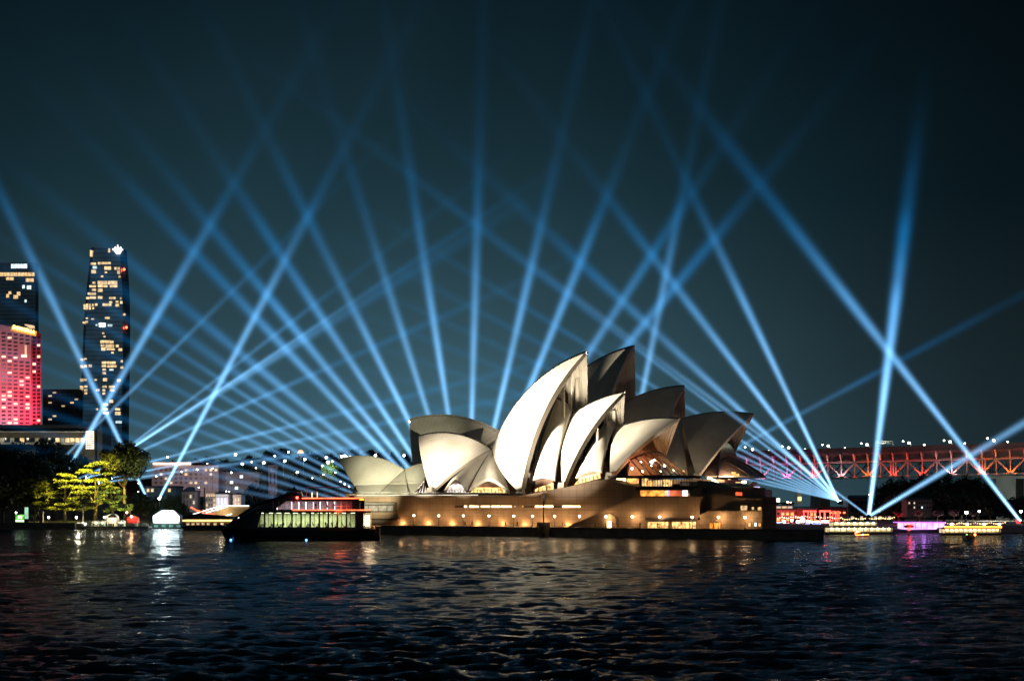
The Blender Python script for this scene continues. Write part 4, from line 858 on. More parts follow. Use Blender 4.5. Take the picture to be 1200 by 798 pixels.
def red_tower():
    Y = 1000; t = thing('hotel_tower', 'pale concrete hotel tower washed red and pink with a glowing yellow roof sign', 'hotel', (gx(20, Y), Y, 2)); cx = gx(20, Y)
    P3 = lambda px, Yp, py: (gx(px, Yp)-cx, Yp-Y, gz(py, Yp)-2)
    A, B_, C, D = (-30, 990), (36.5, 1000), (48.3, 1020), (5, 1062); tops = {A: 373.5, B_: 388, C: 391, D: 380}
    bot = [P3(*q, 600) for q in (A, B_, C, D)]; tp = [P3(*q, tops[q]) for q in (A, B_, C, D)]; m = MB(); m.hexa(bot+tp); m.build('wall', mat('pale tower concrete', (.40, .34, .33), .8, var=.12, scale=.05), t)
    n = 0; rr = random.Random(4); dark = mat('dusky window', (.05, .03, .04), .3); lm = [lit('red tower window', (1, .66, .36), 2.0, .3, .4), lit('red tower window pale', (1, .8, .6), 1.3, .3, .4)]; darkmb = MB()
    cand = []
    for r in range(24):
        for c in range(9):
            px = -26+c*7.0; py = 393.5+r*4.4-(36-px)*.12*(1-r/24); cand.append((px, px+4.6, py, py+2.1, A, B_))
        for c in range(2): cand.append((38.2+c*5.2, 41.6+c*5.2, 394.5+r*4.4, 397.1+r*4.4, B_, C))
    for (xa, xb, ya, yb, U, V) in cand:
        if 25 < (xa+xb)/2 < 36 and 403 < ya < 420: continue
        def onf(px, py, off):
            s = (px-U[0])/(V[0]-U[0]); Yp = U[1]+s*(V[1]-U[1]); q = Vector(P3(px, Yp, py)); nrm = Vector((P3(*V, 500)[1]-P3(*U, 500)[1], -(P3(*V, 500)[0]-P3(*U, 500)[0]), 0)).normalized(); return q+nrm*off
        isl = rr.random() < (.22 if U == A else .14)
        tgt = MB() if isl else darkmb
        tgt.hexa([onf(xa, yb, .12), onf(xb, yb, .12), onf(xb, yb, -.1), onf(xa, yb, -.1), onf(xa, ya, .12), onf(xb, ya, .12), onf(xb, ya, -.1), onf(xa, ya, -.1)])
        if isl and n < 90: tgt.build('window', rr.choice(lm), t); n += 1
    darkmb.build('unlit_window', dark, t, kind='stuff')
    m = MB(); q = [P3(26, 999, 417), P3(31.5, 999.6, 417), P3(31.5, 999.6, 404.5), P3(26, 999, 404)]; m.prism([(x, y-.5, z) for x, y, z in q], (0, .7, 0)); m.build('lit_bay', lit('amber lift bay', (1, .62, .36), .8, .3, .1), t)
    m = MB(); q = [P3(25.5, 999, 418.5), P3(31.5, 999.6, 418.5), P3(31.5, 999.6, 415.8), P3(25.5, 999, 415.8)]; m.prism([(x, y-.9, z) for x, y, z in q], (0, .5, 0)); m.build('lit_bay_foot', lit('bright bay lamp', (1, .8, .4), 2.6), t)
    m = MB(); q = [P3(28.2, 1003, 380.3), P3(31, 1003, 380), P3(39, 1003, 381.5), P3(39, 1003, 384.8), P3(34, 1003, 384.3)]; m.prism(q, (0, 3, 0)); m.build('roof_plant', lit('lit roof plant', (1, .72, .4), .9, .3, .2), t)
    # roof sign, letters standing on a backing rail along the sloping parapet
    ang = math.atan2(-(390.6-383.6), 43.2-14.2); cu = bpy.data.curves.new('sign_lettering', 'FONT'); cu.body = 'SHANGRI-LA'; cu.size = 3.7; cu.extrude = .15; cu.align_x = 'CENTER'; cu.align_y = 'CENTER'; cu.space_character = 1.0
    tmp = bpy.data.objects.new('tmp', cu); COL.objects.link(tmp); bpy.context.view_layer.update(); me_ = bpy.data.meshes.new_from_object(tmp.evaluated_get(bpy.context.evaluated_depsgraph_get())); bpy.data.objects.remove(tmp); o = bpy.data.objects.new('sign_lettering', me_); COL.objects.link(o); o.parent = t; p0 = P3(28.6, 997, 386.6); o.location = (p0[0], p0[1]-1.6, p0[2]); o.rotation_euler = (PI/2, -ang, R(6)); me_.materials.clear(); me_.materials.append(lit('yellow sign letters', (1, .66, .16), 9)); o.scale = (.70, 1, 1)
    m = MB(); a, c = Vector(P3(14, 996, 384.0)), Vector(P3(43.3, 999, 390.9)); m.bar(a+Vector((0, -1.2, -.3)), c+Vector((0, -1.2, -.3)), .3, 3.4); m.build('sign_backing', lit('amber sign glow', (1, .36, .04), 1.0, .3, .2), t)
    spot('tower_wash', W(74, 520, 975), W(30, 468, 1003), 480000, (1, .05, .10), 64, .9, 2); spot('tower_wash', W(52, 545, 960), W(26, 490, 998), 150000, (1, .06, .12), 56, .9, 2); spot('tower_wash_pale', W(-20, 420, 930), W(5, 420, 995), 60000, (1, .62, .72), 60, .9, 2)
    spot('tower_wash_white', W(-2, 510, 965), W(2, 488, 992), 30000, (.7, .75, 1), 50, .9, 1)
red_tower()
t = building('office_tower', 'dark office tower behind the red hotel with warm lit floors near its top', 'office tower', -40, 41.5, 308, 600, 1500, 10, M_DARKW, ledges=False)
for (a, y0, c, y1, k) in ((50,36,122,55,1),(-30,74,155,90,0),(28,95,62,108,0),(115,100,152,115,0),(100,130,112,145,1),(120,132,140,148,1),(38,158,52,170,0),(75,160,92,176,0),(60,175,82,190,0),(28,170,42,185,0),(110,195,120,206,1)):
    Y = 1500; m = MB(); xa, xb = gx(a/3.8, Y)-t.location.x, gx(c/3.8, Y)-t.location.x; nb = max(1, round((xb-xa)/3.5))
    for j in range(nb): m.box(xa+(xb-xa)*j/nb, xa+(xb-xa)*(j+1)/nb-.4, -.3, .1, gz(300+y1/3.8, Y)-t.location.z, gz(300+y0/3.8, Y)-t.location.z)
    m.build('window', L_WARM if k == 0 else L_COOL, t)
m = MB()
for k in range(60): z = 6+k*3.9; m.box(-36, 36, -.15, 0, z, z+.5)
m.build('floor_ledge', M_DARKMET, t)
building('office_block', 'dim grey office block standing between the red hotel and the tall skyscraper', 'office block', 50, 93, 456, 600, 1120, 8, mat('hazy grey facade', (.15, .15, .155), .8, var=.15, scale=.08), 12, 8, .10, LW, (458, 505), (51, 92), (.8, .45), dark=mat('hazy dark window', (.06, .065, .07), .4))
building('office_block', 'dim grey apartment block in the gap right of the lattice window', 'office block', 112.5, 127, 500, 600, 900, 6, M_DARKW, 8, 3, .55, LW, (504, 548), (116, 126), (.6, .5))
# long low building above the gardens
t = thing('long_building', 'long dark flat-roofed building above the garden trees with a glowing lattice window', 'building', (gx(40, 700), 700, 2)); X = lambda px: gx(px, 700)-gx(40, 700); Zz = lambda py: gz(py, 700)-2
m = MB(); m.box(X(-60), X(111), .6, 26, 0, Zz(499)); m.build('wall', mat('olive concrete', (.075, .07, .05), .8), t)
m = MB(); m.box(X(-60), X(113), -3.2, 26.5, Zz(501.5), Zz(498)); m.build('roof', M_DARKMET, t)
for ya, yb in ((505.5, 506.6), (518.5, 521)): m = MB(); m.box(X(-60), X(100), -2.4, .5, Zz(yb), Zz(ya)); m.build('balcony', M_GREYC, t)
rr = random.Random(9)
for k in range(22):
    px = -30+k*5.9
    if px > 96: break
    mm = L_WARM if px > 79 else rr.choice([M_GLASSD, lit('dim office window', (.7, .62, .4), .25, .5, .4), lit('dim office window', (.7, .62, .4), .25), L_WARM, L_COOL if 55 < px < 70 else M_GLASSD]); m = MB(); m.box(X(px), X(px+4.8), .45, .62, Zz(518), Zz(513)); m.build('window', mm, t)
for r in range(9):
    for c in range(4):
        m = MB(); m.box(X(100.4+c*2.5), X(102.2+c*2.5), .2, .55, Zz(506.8+r*2.4), Zz(505.2+r*2.4)); m.build('lattice_window', lit('bright lattice window', (1, .86, .66), 1.9, .3, .4), t)
m = MB(); m.box(X(111), X(117), 4, 20, 0, Zz(489)); m.build('stair_tower', mat('grey stair tower', (.12, .12, .11), .8), t)
for x in (-5, 22, 48, 72, 90): point('balcony_fill', W(x, 512.5, 694), 520, (1, .9, .66), .4)  # unseen point lights added to brighten the balcony fronts

# ------------------------------------------------------------------ waterfront on the city side
t = thing('seawall', 'low dark garden seawall below the green kiosk and park lamps', 'seawall', (gx(20, 545), 545, 0)); m = MB(); m.obox(Vector(pt(-140, 543.5)), Vector(pt(88, 543.5)), (0, 1.4), -3, 2.3); m.build('wall', M_STONE, t, True); m = MB(); m.obox(Vector(pt(-140, 543.3)), Vector(pt(88, 543.3)), (0, 1.7), 2.3, 2.55); m.build('coping', mat('coping stone', (.13, .115, .095)), t, True)
for k, (x, lb) in enumerate(((57, 'park lamp with white globe between the stone pillar and the clipped tree'), (89.5, 'park lamp with white globe beside the lamp cluster at the jetty'))):
    q = W(x, 606, 549); lamp_post('park_lamp', lb, 'lamp post', (q.x, q.y, 2.4), q.z-2.4, .42, lit('white park globe', (1, .9, .8), 14), group='park lamps along the garden seawall', power=500, col=(1, .85, .7))
# kiosk, sign column, stone pillar
KY = 549; t = thing('kiosk', 'small park kiosk glowing green behind the garden seawall', 'kiosk', (gx(23.5, KY), KY, 2.4)); K = lambda px: gx(px, KY)-gx(23.5, KY); KZ = lambda py: gz(py, KY)-2.4
m = MB(); m.box(K(17.5), K(29.5), 0, 2.6, .3, KZ(602.8)); m.build('wall', lit('green kiosk panel', (.25, .9, .10), .75, .6, .9), t); m = MB(); m.box(K(16), K(31), -.6, 3, KZ(602.8), KZ(602)); m.build('roof', M_DARKMET, t)
m = MB(); m.box(K(18.5), K(28), -.12, -.03, KZ(611), KZ(609.2)); m.build('counter_light', lit('pale green strip', (.9, 1, .75), 2.2, .3, 1), t); m = MB(); m.box(K(21.5), K(25.5), -.1, -.03, KZ(607.5), KZ(604)); m.build('menu_board', lit('bright board', (.95, 1, .7), 2.5, .3, 1), t)
for x in (18, 29): m = MB(); m.box(K(x)-.12, K(x)+.12, -.3, -.05, 0, KZ(602.8)); m.build('post', M_DARKMET, t)
t = thing('sign_column', 'upright pale green glowing sign column beside the green kiosk', 'sign column', (gx(31, 547), 547, 2.4)); m = MB(); m.box(-.6, .6, -.3, .3, 1.6, 5.9); m.build('lit_panel', lit('mint panel', (.45, .85, .6), .9, .25, .5), t); m = MB(); m.box(-.65, .65, -.35, .35, 0, 1.59); m.build('base', M_DARKMET, t)
t = thing('stone_pillar', 'pale square stone pillar beside the brown shrub on the garden shore', 'pillar', (gx(48.8, 548), 548, 2.4)); m = MB(); m.box(-.6, .6, -.6, .6, 0, 4.0); m.build('shaft', mat('sandstone', (.34, .27, .18), .85), t); m = MB(); m.box(-.75, .75, -.75, .75, 4.0, 4.3); m.build('cap', mat('sandstone', (.34, .27, .18)), t)
lamp_post('park_lamp', 'cool white lamp above the green kiosk roof', 'lamp post', (gx(18.8, 551), 551, 2.4), 3.9, .32, L_COOLG, power=200, col=(.8, 1, .95))
# jetty with booths
JY = 552; t = thing('jetty', 'low dark floating jetty carrying the glowing booths and white pavilion', 'jetty', (gx(130, JY), JY, 0)); J = lambda px: gx(px, JY)-gx(130, JY)
m = MB(); m.box(J(84), J(175), -1, 4.5, .55, 1.15); m.build('deck', mat('jetty timber', (.08, .07, .055), .8), t)
for x in range(86, 176, 8): m = MB(); m.lathe([(.22, -3), (.22, 2.1)], (J(x), -1.1, 0), 8); m.build('pile', M_DARKMET, t)
m = MB()
for x in range(84, 176, 4): m.bar((J(x), -.9, 1.15), (J(x), -.9, 2.1), .06, .06)
m.bar((J(84), -.9, 2.1), (J(175), -.9, 2.1), .06, .06); m.build('railing', M_WHITE, t)
def booth(label, px0, px1, yt, roofh, m_, name='booth', Y=553, glow=1.0, cat='booth'):
    t = thing(name, label, cat, (gx((px0+px1)/2, Y), Y, 1.15)); w = gx(px1, Y)-gx(px0, Y); h = gz(yt, Y)-1.15
    for s in (-1, 1):
        for y in (0, 2.2): q = MB(); q.box(s*w/2-.09, s*w/2+.09, y, y+.16, 0, h); q.build('post', M_WHITE, t)
    q = MB(); q.prism([(-w/2-.3, -.3, h), (w/2+.3, -.3, h), (w/2*.3, -.3, h+roofh), (-w/2*.3, -.3, h+roofh)], (0, 3, 0)); q.build('roof', mat('white canvas', (.7, .7, .66), .7, var=.08), t)
    q = MB(); q.box(-w/2+.1, w/2-.1, 2.0, 2.18, 0, h-.05); q.build('back_panel', m_, t); q = MB(); q.box(-w/2+.15, w/2-.15, .2, .8, 0, 1.0); q.build('counter', mat('white counter', (.6, .62, .58), .5), t)
    q = MB(); q.ball((0, 1, h-.35), .28); q.build('lamp', lit('booth lamp', (1, .95, .75), 14), t)
    l = point('booth_light', (0, .6, h-.7), 260*glow, (1, .95, .75), .3); l.parent = t; return t
LG = lit('greenish booth panel', (.7, .95, .5), .7, .6, 1.2)
booth('white booth with green-lit back panel, next to the lamp cluster on the jetty', 108, 115.5, 611.5, .5, LG); booth('narrow white booth squeezed against the arched pavilion', 116.5, 121.5, 611.5, .5, LG)
booth('white booth with warm lamp just past the arched pavilion', 138, 145, 611, .6, LG); booth('low open booth with green glow beside the red tent', 150, 160, 614, .3, LG); booth('low dim booth at the far end of the jetty', 162, 172, 614, .3, M_GREYC, glow=.4)
t = thing('pavilion', 'white arched pavilion with glowing interior standing on the jetty', 'pavilion', (gx(130, 553), 553, 1.15)); w = 2.2; arcp = [(w*math.cos(a), 3.0+1.6*math.sin(a)) for a in [PI*k/12 for k in range(13)]]
for y in (0, 2.8):
    q = MB()
    P_ = [(w, 0)]+arcp+[(-w, 0)]
    for a, c in zip(P_, P_[1:]): q.bar((a[0], y, a[1]), (c[0], y, c[1]), .22, .3)
    q.build('arch_frame', M_WHITE, t)
q = MB(); q.grid([[(x, y, z+.15) for y in (0, 2.8)] for x, z in arcp]); q.build('roof', mat('white canvas', (.7, .7, .66)), t); q = MB(); q.box(-1.9, 1.9, 2.7, 2.78, 0, 3.2); q.build('back_panel', lit('warm pavilion panel', (1, .8, .5), .8, .6, .8), t)
l = point('pavilion_light', (0, 1.0, 2.6), 500, (1, .86, .6), .3); l.parent = t; q = MB(); q.ball((-2.4, -.2, 3.4), .35); q.build('lamp', L_GLOBE, t); q = MB(); q.box(-1.4, .4, .6, 1.2, 0, 1.1); q.build('counter', M_WHITE, t)
t = thing('lamp_cluster', 'cluster of blazing floor lamps at the start of the jetty', 'lamps', (gx(93, 553), 553, 1.15))
for x, z, r_2 in ((-2.6, .7, .34), (-1.2, .9, .42), (.3, .8, .36), (1.4, 1.2, .3), (2.4, .8, .38)): q = MB(); q.ball((x, 0, z), r_2); q.build('lamp_globe', lit('blazing lamp', (1, .93, .66), 22), t); q = MB(); q.tube((x, 0, 0), (x, 0, z-.2), .06, .06, 6); q.build('lamp_stem', M_DARKMET, t)
l = point('cluster_light', (0, -1.5, 2.2), 4200, (1, .90, .55), .5); l.parent = t
t = thing('red_tent', 'bright red tent with a white lamp between the jetty booths and the marquee', 'tent', (gx(154.5, 562), 562, 2.2)); q = MB(); q.box(-2.1, 2.1, 0, 3, 0, 1.9); q.build('wall', mat('red canvas', (.55, .03, .02), .7), t); q = MB(); q.prism([(-2.3, -.1, 1.9), (2.3, -.1, 1.9), (0, -.1, 3.0)], (0, 3.2, 0)); q.build('roof', mat('red canvas', (.55, .03, .02)), t)
q = MB(); q.ball((-.1, -.3, 2.5), .36); q.build('lamp', L_GLOBE, t); l = point('tent_light', (.2, -2.2, 2.4), 700, (1, .6, .45), .3); l.parent = t
lamp_post('park_lamp', 'warm reddish globe lamp above the red tent', 'lamp post', (gx(148.7, 560), 560, 2.2), 4.1, .38, lit('rosy globe', (1, .66, .48), 14), power=240, col=(1, .6, .4))
# bright white marquee on its platform
MY = 566; t = thing('marquee', 'dazzling white floodlit marquee with hipped roof on a dark platform by the water', 'marquee', (gx(194.5, MY), MY, 1.6)); w = gx(210, MY)-gx(179, MY)
q = MB(); q.box(-w/2, w/2, .4, 5.2, .4, 3.39); q.build('wall', mat('white marquee canvas', (.80, .82, .80), .6, var=.05), t)
q = MB()
q.add([(-w/2, .2, 3.4), (w/2, .2, 3.4), (w/2, 5.4, 3.4), (-w/2, 5.4, 3.4), (-w*.22, 2.8, 5.6), (w*.22, 2.8, 5.6)], [(0, 1, 5, 4), (1, 2, 5), (2, 3, 4, 5), (3, 0, 4)])
q.build('roof', mat('white marquee canvas', (.80, .82, .80)), t); q = MB(); q.box(-w/2-.6, w/2+.4, -1.2, 6, -1.6, .39); q.build('platform', mat('teal painted platform', (.03, .06, .06), .6), t)
for k in range(5): q = MB(); x = -w/2+w*(k+.5)/5; q.box(x-.75, x+.75, -.25, -.05, 1.2, 3.3); q.build('flood_panel', lit('white flood panel', (.86, 1, .96), 9), t); q = MB(); q.bar((x, -.1, .4), (x, -.1, 1.2), .1, .1); q.build('flood_stand', M_DARKMET, t)
l = area('marquee_flood', (0, 0, 0), (0, -1, 0), 1500, (.84, 1, .96), w, 2); l.parent = t; l.location = (0, -.6, 2.3); l.rotation_mode = 'QUATERNION'; l.rotation_quaternion = Vector((0, -1, -.1)).to_track_quat('-Z', 'Y')
l = point('marquee_glow', (0, -2.5, 4.4), 5200, (.84, 1, .96), .8); l.parent = t; l = point('marquee_glow', (-3, 8, 7), 6000, (.84, 1, .96), .8); l.parent = t
for k in range(4): q = MB(); x = -w/2+.8+k*2.9; q.box(x, x+1.5, -1.35, -1.22, -1.0, -.1); q.build('platform_opening', lit('teal glow', (.25, .6, .5), .35, .7, 1.2), t)
lamp_post('street_lamp', 'cool white globe lamp high above the dazzling marquee', 'lamp post', (gx(186.7, 600), 600, 2.4), gz(584, 600)-2.4, .5, L_COOLG, power=900, col=(.8, 1, .95))
t = thing('black_mast', 'thin black mast standing among the waterfront buildings', 'mast', (gx(239.5, 590), 590, 2)); q = MB(); q.lathe([(.3, 0), (.22, gz(572, 590)-2)], n=8); q.build('pole', M_DARKMET, t); q = MB(); q.lathe([(.34, gz(573, 590)-2), (.3, gz(571.5, 590)-2)], n=8); q.build('finial', M_DARKMET, t)
# docked wharf boat and wharf shed
BY = 520; t = thing('wharf_boat', 'moored flat-roofed boat with an orange light strip, behind the ferry bow', 'boat', (gx(240, BY), BY, 0)); B2 = lambda px: gx(px, BY)-gx(240, BY); BZ = lambda py: gz(py, BY)
q = MB(); q.prism([(B2(212), 0, BZ(616)), (B2(216), 0, BZ(621.5)), (B2(280), 0, BZ(621.5)), (B2(283), 0, BZ(616))], (0, 6, 0)); q.build('hull', mat('grey boat paint', (.10, .10, .10), .5), t)
q = MB(); q.box(B2(216), B2(280), .6, 5.4, BZ(616), BZ(611.2)); q.build('cabin', mat('brown boat cabin', (.16, .13, .09), .6), t); q = MB(); q.box(B2(214), B2(281), .1, 5.8, BZ(610.8), BZ(609.0)); q.build('light_strip', lit('amber strip', (1, .58, .14), 4.0, .3, .5), t)
q = MB(); q.prism([(B2(217), 0, BZ(608.8)), (B2(219), 0, BZ(603)), (B2(232), 0, BZ(601.5)), (B2(262), 0, BZ(604)), (B2(278), 0, BZ(608.8))], (0, 5, 0)); q.build('upper_cabin', mat('dark boat roof', (.06, .05, .04), .6), t)
for x in (218, 224, 230, 236, 242, 250, 258): q = MB(); q.box(B2(x), B2(x+3.6), .5, .62, BZ(615), BZ(612.5)); q.build('window', lit('boat window', (1, .75, .45), .7, .7, .6), t)
for x in (242, 247): q = MB(); q.lathe([(.5, BZ(607.5)), (.5, BZ(605))], (B2(x), .2, 0), 10); q.build('life_ring_locker', M_DARKMET, t)
WY = 560; t = thing('wharf_shed', 'tan wharf shed whose sloping roof edges are traced with white lights', 'wharf shed', (gx(260, WY), WY, 2)); X = lambda px: gx(px, WY)-gx(260, WY); Z_ = lambda py: gz(py, WY)-2
q = MB(); q.prism([(X(236), 0, Z_(605)), (X(269), 0, Z_(593.5)), (X(292), 0, Z_(593.5)), (X(292), 0, Z_(605))], (0, 10, 0)); q.build('roof', mat('tan roof sheet', (.30, .21, .10), .7, var=.2), t); q = MB(); q.box(X(238), X(292), .5, 9, 0, Z_(605.2)); q.build('wall', mat('dim shed wall', (.10, .08, .06), .8), t)
for a, c in (((231, 604), (268, 592.6)), ((268, 592.6), (292, 592.6)), ((256, 606.5), (272, 602)), ((226, 602.5), (262, 591.5))): q = MB(); q.bar((X(a[0]), -.3, Z_(a[1])), (X(c[0]), -.3, Z_(c[1])), .25, .28); q.build('edge_light', lit('white edge light', (1, .94, .82), 4.0), t)
for a, c in (((243, 601), (262, 606)), ((232, 598), (244, 602.5)), ((224, 594), (232, 598.5))): q = MB(); q.bar((X(a[0]), -.6, Z_(a[1])), (X(c[0]), -.6, Z_(c[1])), .3, .55); q.build('red_light', lit('soft red strip', (1, .16, .07), 2.4, .4, .6), t)
l = point('shed_glow', (X(262), -4, Z_(597)), 1600, (1, .8, .5), .5); l.parent = t
# buildings behind
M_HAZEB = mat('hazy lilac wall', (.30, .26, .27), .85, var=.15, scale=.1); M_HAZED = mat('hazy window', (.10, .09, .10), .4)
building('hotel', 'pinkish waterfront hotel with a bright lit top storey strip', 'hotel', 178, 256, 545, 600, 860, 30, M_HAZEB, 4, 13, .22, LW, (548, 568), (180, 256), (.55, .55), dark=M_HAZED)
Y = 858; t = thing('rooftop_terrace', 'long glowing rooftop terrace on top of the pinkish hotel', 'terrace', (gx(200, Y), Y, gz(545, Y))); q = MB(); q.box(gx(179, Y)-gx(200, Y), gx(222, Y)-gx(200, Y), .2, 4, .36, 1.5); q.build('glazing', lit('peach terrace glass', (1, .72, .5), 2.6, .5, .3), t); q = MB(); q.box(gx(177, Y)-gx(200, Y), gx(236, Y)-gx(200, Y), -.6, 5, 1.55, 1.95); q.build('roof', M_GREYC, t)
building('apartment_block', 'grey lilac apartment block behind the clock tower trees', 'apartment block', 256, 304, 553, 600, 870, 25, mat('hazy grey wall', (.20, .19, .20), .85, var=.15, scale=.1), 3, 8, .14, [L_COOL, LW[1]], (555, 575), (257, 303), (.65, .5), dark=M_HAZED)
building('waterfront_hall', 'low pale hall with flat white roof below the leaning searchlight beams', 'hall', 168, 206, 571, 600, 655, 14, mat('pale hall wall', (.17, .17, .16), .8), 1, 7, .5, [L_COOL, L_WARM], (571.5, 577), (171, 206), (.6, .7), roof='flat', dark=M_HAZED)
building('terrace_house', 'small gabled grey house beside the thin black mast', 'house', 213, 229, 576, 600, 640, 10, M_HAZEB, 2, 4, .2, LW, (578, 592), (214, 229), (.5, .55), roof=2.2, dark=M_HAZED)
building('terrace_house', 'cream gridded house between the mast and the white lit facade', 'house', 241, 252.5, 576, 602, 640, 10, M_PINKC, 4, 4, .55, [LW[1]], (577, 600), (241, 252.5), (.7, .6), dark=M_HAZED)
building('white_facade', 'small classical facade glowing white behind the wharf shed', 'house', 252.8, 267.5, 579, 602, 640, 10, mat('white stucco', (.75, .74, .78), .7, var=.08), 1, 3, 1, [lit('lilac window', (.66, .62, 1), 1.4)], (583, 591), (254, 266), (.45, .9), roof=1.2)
building('white_facade', 'narrow pink-lit facade next to the glowing white one', 'house', 273, 282.5, 579.5, 602, 640, 10, mat('pink stucco', (.66, .52, .44), .7), 2, 2, 1, [LW[2]], (582, 594), (274, 281.5), (.45, .7), roof=1.0)
for px, col, pw in ((260, (.92, .88, 1), 3000), (277, (1, .76, .55), 1800), (246, (1, .9, .65), 900), (221, (.9, .95, .9), 700)): spot('facade_light', W(px, 600, 630), W(px, 584, 641), pw*1.2, col, 110, .8, .5)
spot('hotel_wash', W(215, 556, 815), W(205, 556, 860), 26000, (1, .70, .66), 105, .8, 1); spot('hotel_wash', W(250, 558, 815), W(245, 558, 860), 18000, (1, .74, .70), 105, .8, 1); spot('block_wash', W(285, 562, 815), W(280, 563, 870), 15000, (.86, .84, 1), 105, .8, 1)
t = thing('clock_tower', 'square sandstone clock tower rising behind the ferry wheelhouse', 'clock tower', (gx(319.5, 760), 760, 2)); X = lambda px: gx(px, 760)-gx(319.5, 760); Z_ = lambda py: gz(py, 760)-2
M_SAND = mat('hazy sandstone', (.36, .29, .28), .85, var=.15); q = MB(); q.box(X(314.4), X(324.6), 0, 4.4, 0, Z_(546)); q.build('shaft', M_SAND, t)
q = MB(); q.box(X(313.6), X(325.4), -.4, 4.8, Z_(546), Z_(544.8)); q.build('cornice', M_SAND, t); q = MB(); q.add([(X(314), 0, Z_(544.8)), (X(325), 0, Z_(544.8)), (X(325), 4.4, Z_(544.8)), (X(314), 4.4, Z_(544.8)), (X(319.5), 2.2, Z_(537.5))], [(0, 1, 4), (1, 2, 4), (2, 3, 4), (3, 0, 4), (3, 2, 1, 0)]); q.build('roof', mat('dark slate roof', (.04, .04, .045)), t)
q = MB(); q.prism([(1.25*math.cos(a), -.14, Z_(550.5)+1.25*math.sin(a)) for a in [2*PI*k/16 for k in range(16)]], (0, .1, 0)); q.build('clock_face', mat('pale clock dial', (.5, .46, .45), .6), t); q = MB(); q.bar((0, -.2, Z_(550.5)), (0, -.2, Z_(550.5)+1), .12, .1); q.bar((0, -.2, Z_(550.5)), (.6, -.2, Z_(550.5)+.2), .12, .1); q.build('clock_hand', M_DARKMET, t)
for a, c in ((316.2, 318), (321, 322.8)): q = MB(); q.box(X(a), X(c), -.12, .02, Z_(567), Z_(554.5)); q.build('tall_window', mat('dark belfry slot', (.07, .06, .07), .7), t)
q = MB(); q.tube((0, 2.2, Z_(538)), (0, 2.2, Z_(532)), .1, .05, 6); q.build('flagpole', M_WHITE, t); spot('clock_tower_wash', W(312, 572, 735), W(319, 556, 760), 2600, (1, .78, .84), 105, .8, 1); spot('clock_tower_wash', W(322, 574, 738), W(320, 560, 760), 1200, (.7, .6, 1), 105, .8, 1)
# street lamps on the hill road
for px, py, arm, lb in ((276, 532.5, 0, 'white street lamp highest above the pinkish hotel end'), (284, 543.5, 0, 'white street lamp just over the grey lilac block'), (307.5, 542, .9, 'street lamp with side arm just before the clock tower'), (332, 540, .9, 'street lamp with side arm just past the clock tower roof'), (338, 529.5, 0, 'lone white street lamp above the arm lamps past the clock tower'), (355.5, 538, .9, 'street lamp with side arm under the orange dome'), (348.5, 553.5, 0, 'bright greenish lamp low over the ferry wheelhouse'), (196.5, 535.5, 0, 'small white lamp above the rooftop terrace strip'), (480.5, 494, 0, 'bright white lamp shining beside the dark south sail'), (473.5, 533.5, 0, 'white lamp showing between two beams over the restaurant shell'), (440, 533.5, 0, 'white lamp just above the restaurant shell ridge'), (488.5, 535.5, 0, 'small white lamp tucked against the white south-facing sail')):
    Y = 900; lamp_post('street_lamp', lb, 'street lamp', (gx(px, Y), Y, gz(py, Y)-9), 9, .75 if py not in (529.5, 535.5) else .55, L_COOLG, arm=arm, group='street lamps on the hill road', pole=M_WHITE if arm else M_DARKMET)
t = thing('dome_kiosk', 'tiny orange-lit domed observatory on the dark hill', 'observatory', (gx(352.3, 930), 930, gz(531, 930)-3)); q = MB(); q.lathe([(1.8, 0), (1.8, 3)], n=12); q.build('drum', M_PINKC, t); q = MB(); q.lathe([(2.0*math.cos(a), 3+2.2*math.sin(a)) for a in [PI/2*k/6 for k in range(6)]], n=12); q.build('dome', lit('orange lit dome', (1, .5, .25), 1.6), t)
# hill trees, one by one
rr = random.Random(12); HT = [(190, 541, 880), (206, 538, 900), (226, 537, 905), (243, 535, 900), (262, 536, 905), (272, 541, 890), (292, 533, 930), (303, 539, 900), (318, 527, 960), (330, 524, 970), (344, 535, 930), (360, 530, 960), (372, 530, 950), (388, 527, 960), (402, 528, 960), (418, 526, 965), (433, 526, 960), (448, 527, 965), (462, 526, 960), (478, 528, 955), (345, 556, 800), (365, 553, 800), (385, 553, 800), (298, 565, 780), (306, 572, 760), (285, 580, 740), (296, 585, 700), (330, 575, 735), (342, 580, 720), (236, 580, 700), (210, 583, 690)]
for k, (px, py, Y) in enumerate(HT):
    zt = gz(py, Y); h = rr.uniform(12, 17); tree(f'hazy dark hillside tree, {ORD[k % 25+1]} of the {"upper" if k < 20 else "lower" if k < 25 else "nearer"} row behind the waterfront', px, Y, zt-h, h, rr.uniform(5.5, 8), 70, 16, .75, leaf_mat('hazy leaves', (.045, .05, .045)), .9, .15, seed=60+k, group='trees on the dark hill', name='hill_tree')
tree('bright green floodlit tree with white lamps left of the restaurant shell', 386, 800, 14, 21, 5.5, 120, 22, .5, M_LEAFG, .8, .25, seed=99, name='lit_tree'); spot('green_tree_light', W(384, 548, 780), W(386, 538, 800), 60000, (.85, 1, .55), 80, .8, .8)
for k, (x, y, r_2) in enumerate(((382.5, 536, .8), (384.5, 541.5, 1.0), (389.5, 540.5, .6), (377.8, 545.5, .6))):
    lamp_post('tree_lamp', ['white lamp at the top of the green floodlit tree', 'brightest lamp in the middle of the green floodlit tree', 'small lamp at the east side of the green floodlit tree', 'small lamp low at the west side of the green floodlit tree'][k], 'lamp', (gx(x, 792), 792, 2), gz(y, 792)-2, r_2*.9, lit('lime lamp', (.95, 1, .7), 9), group='lamps in the green tree')
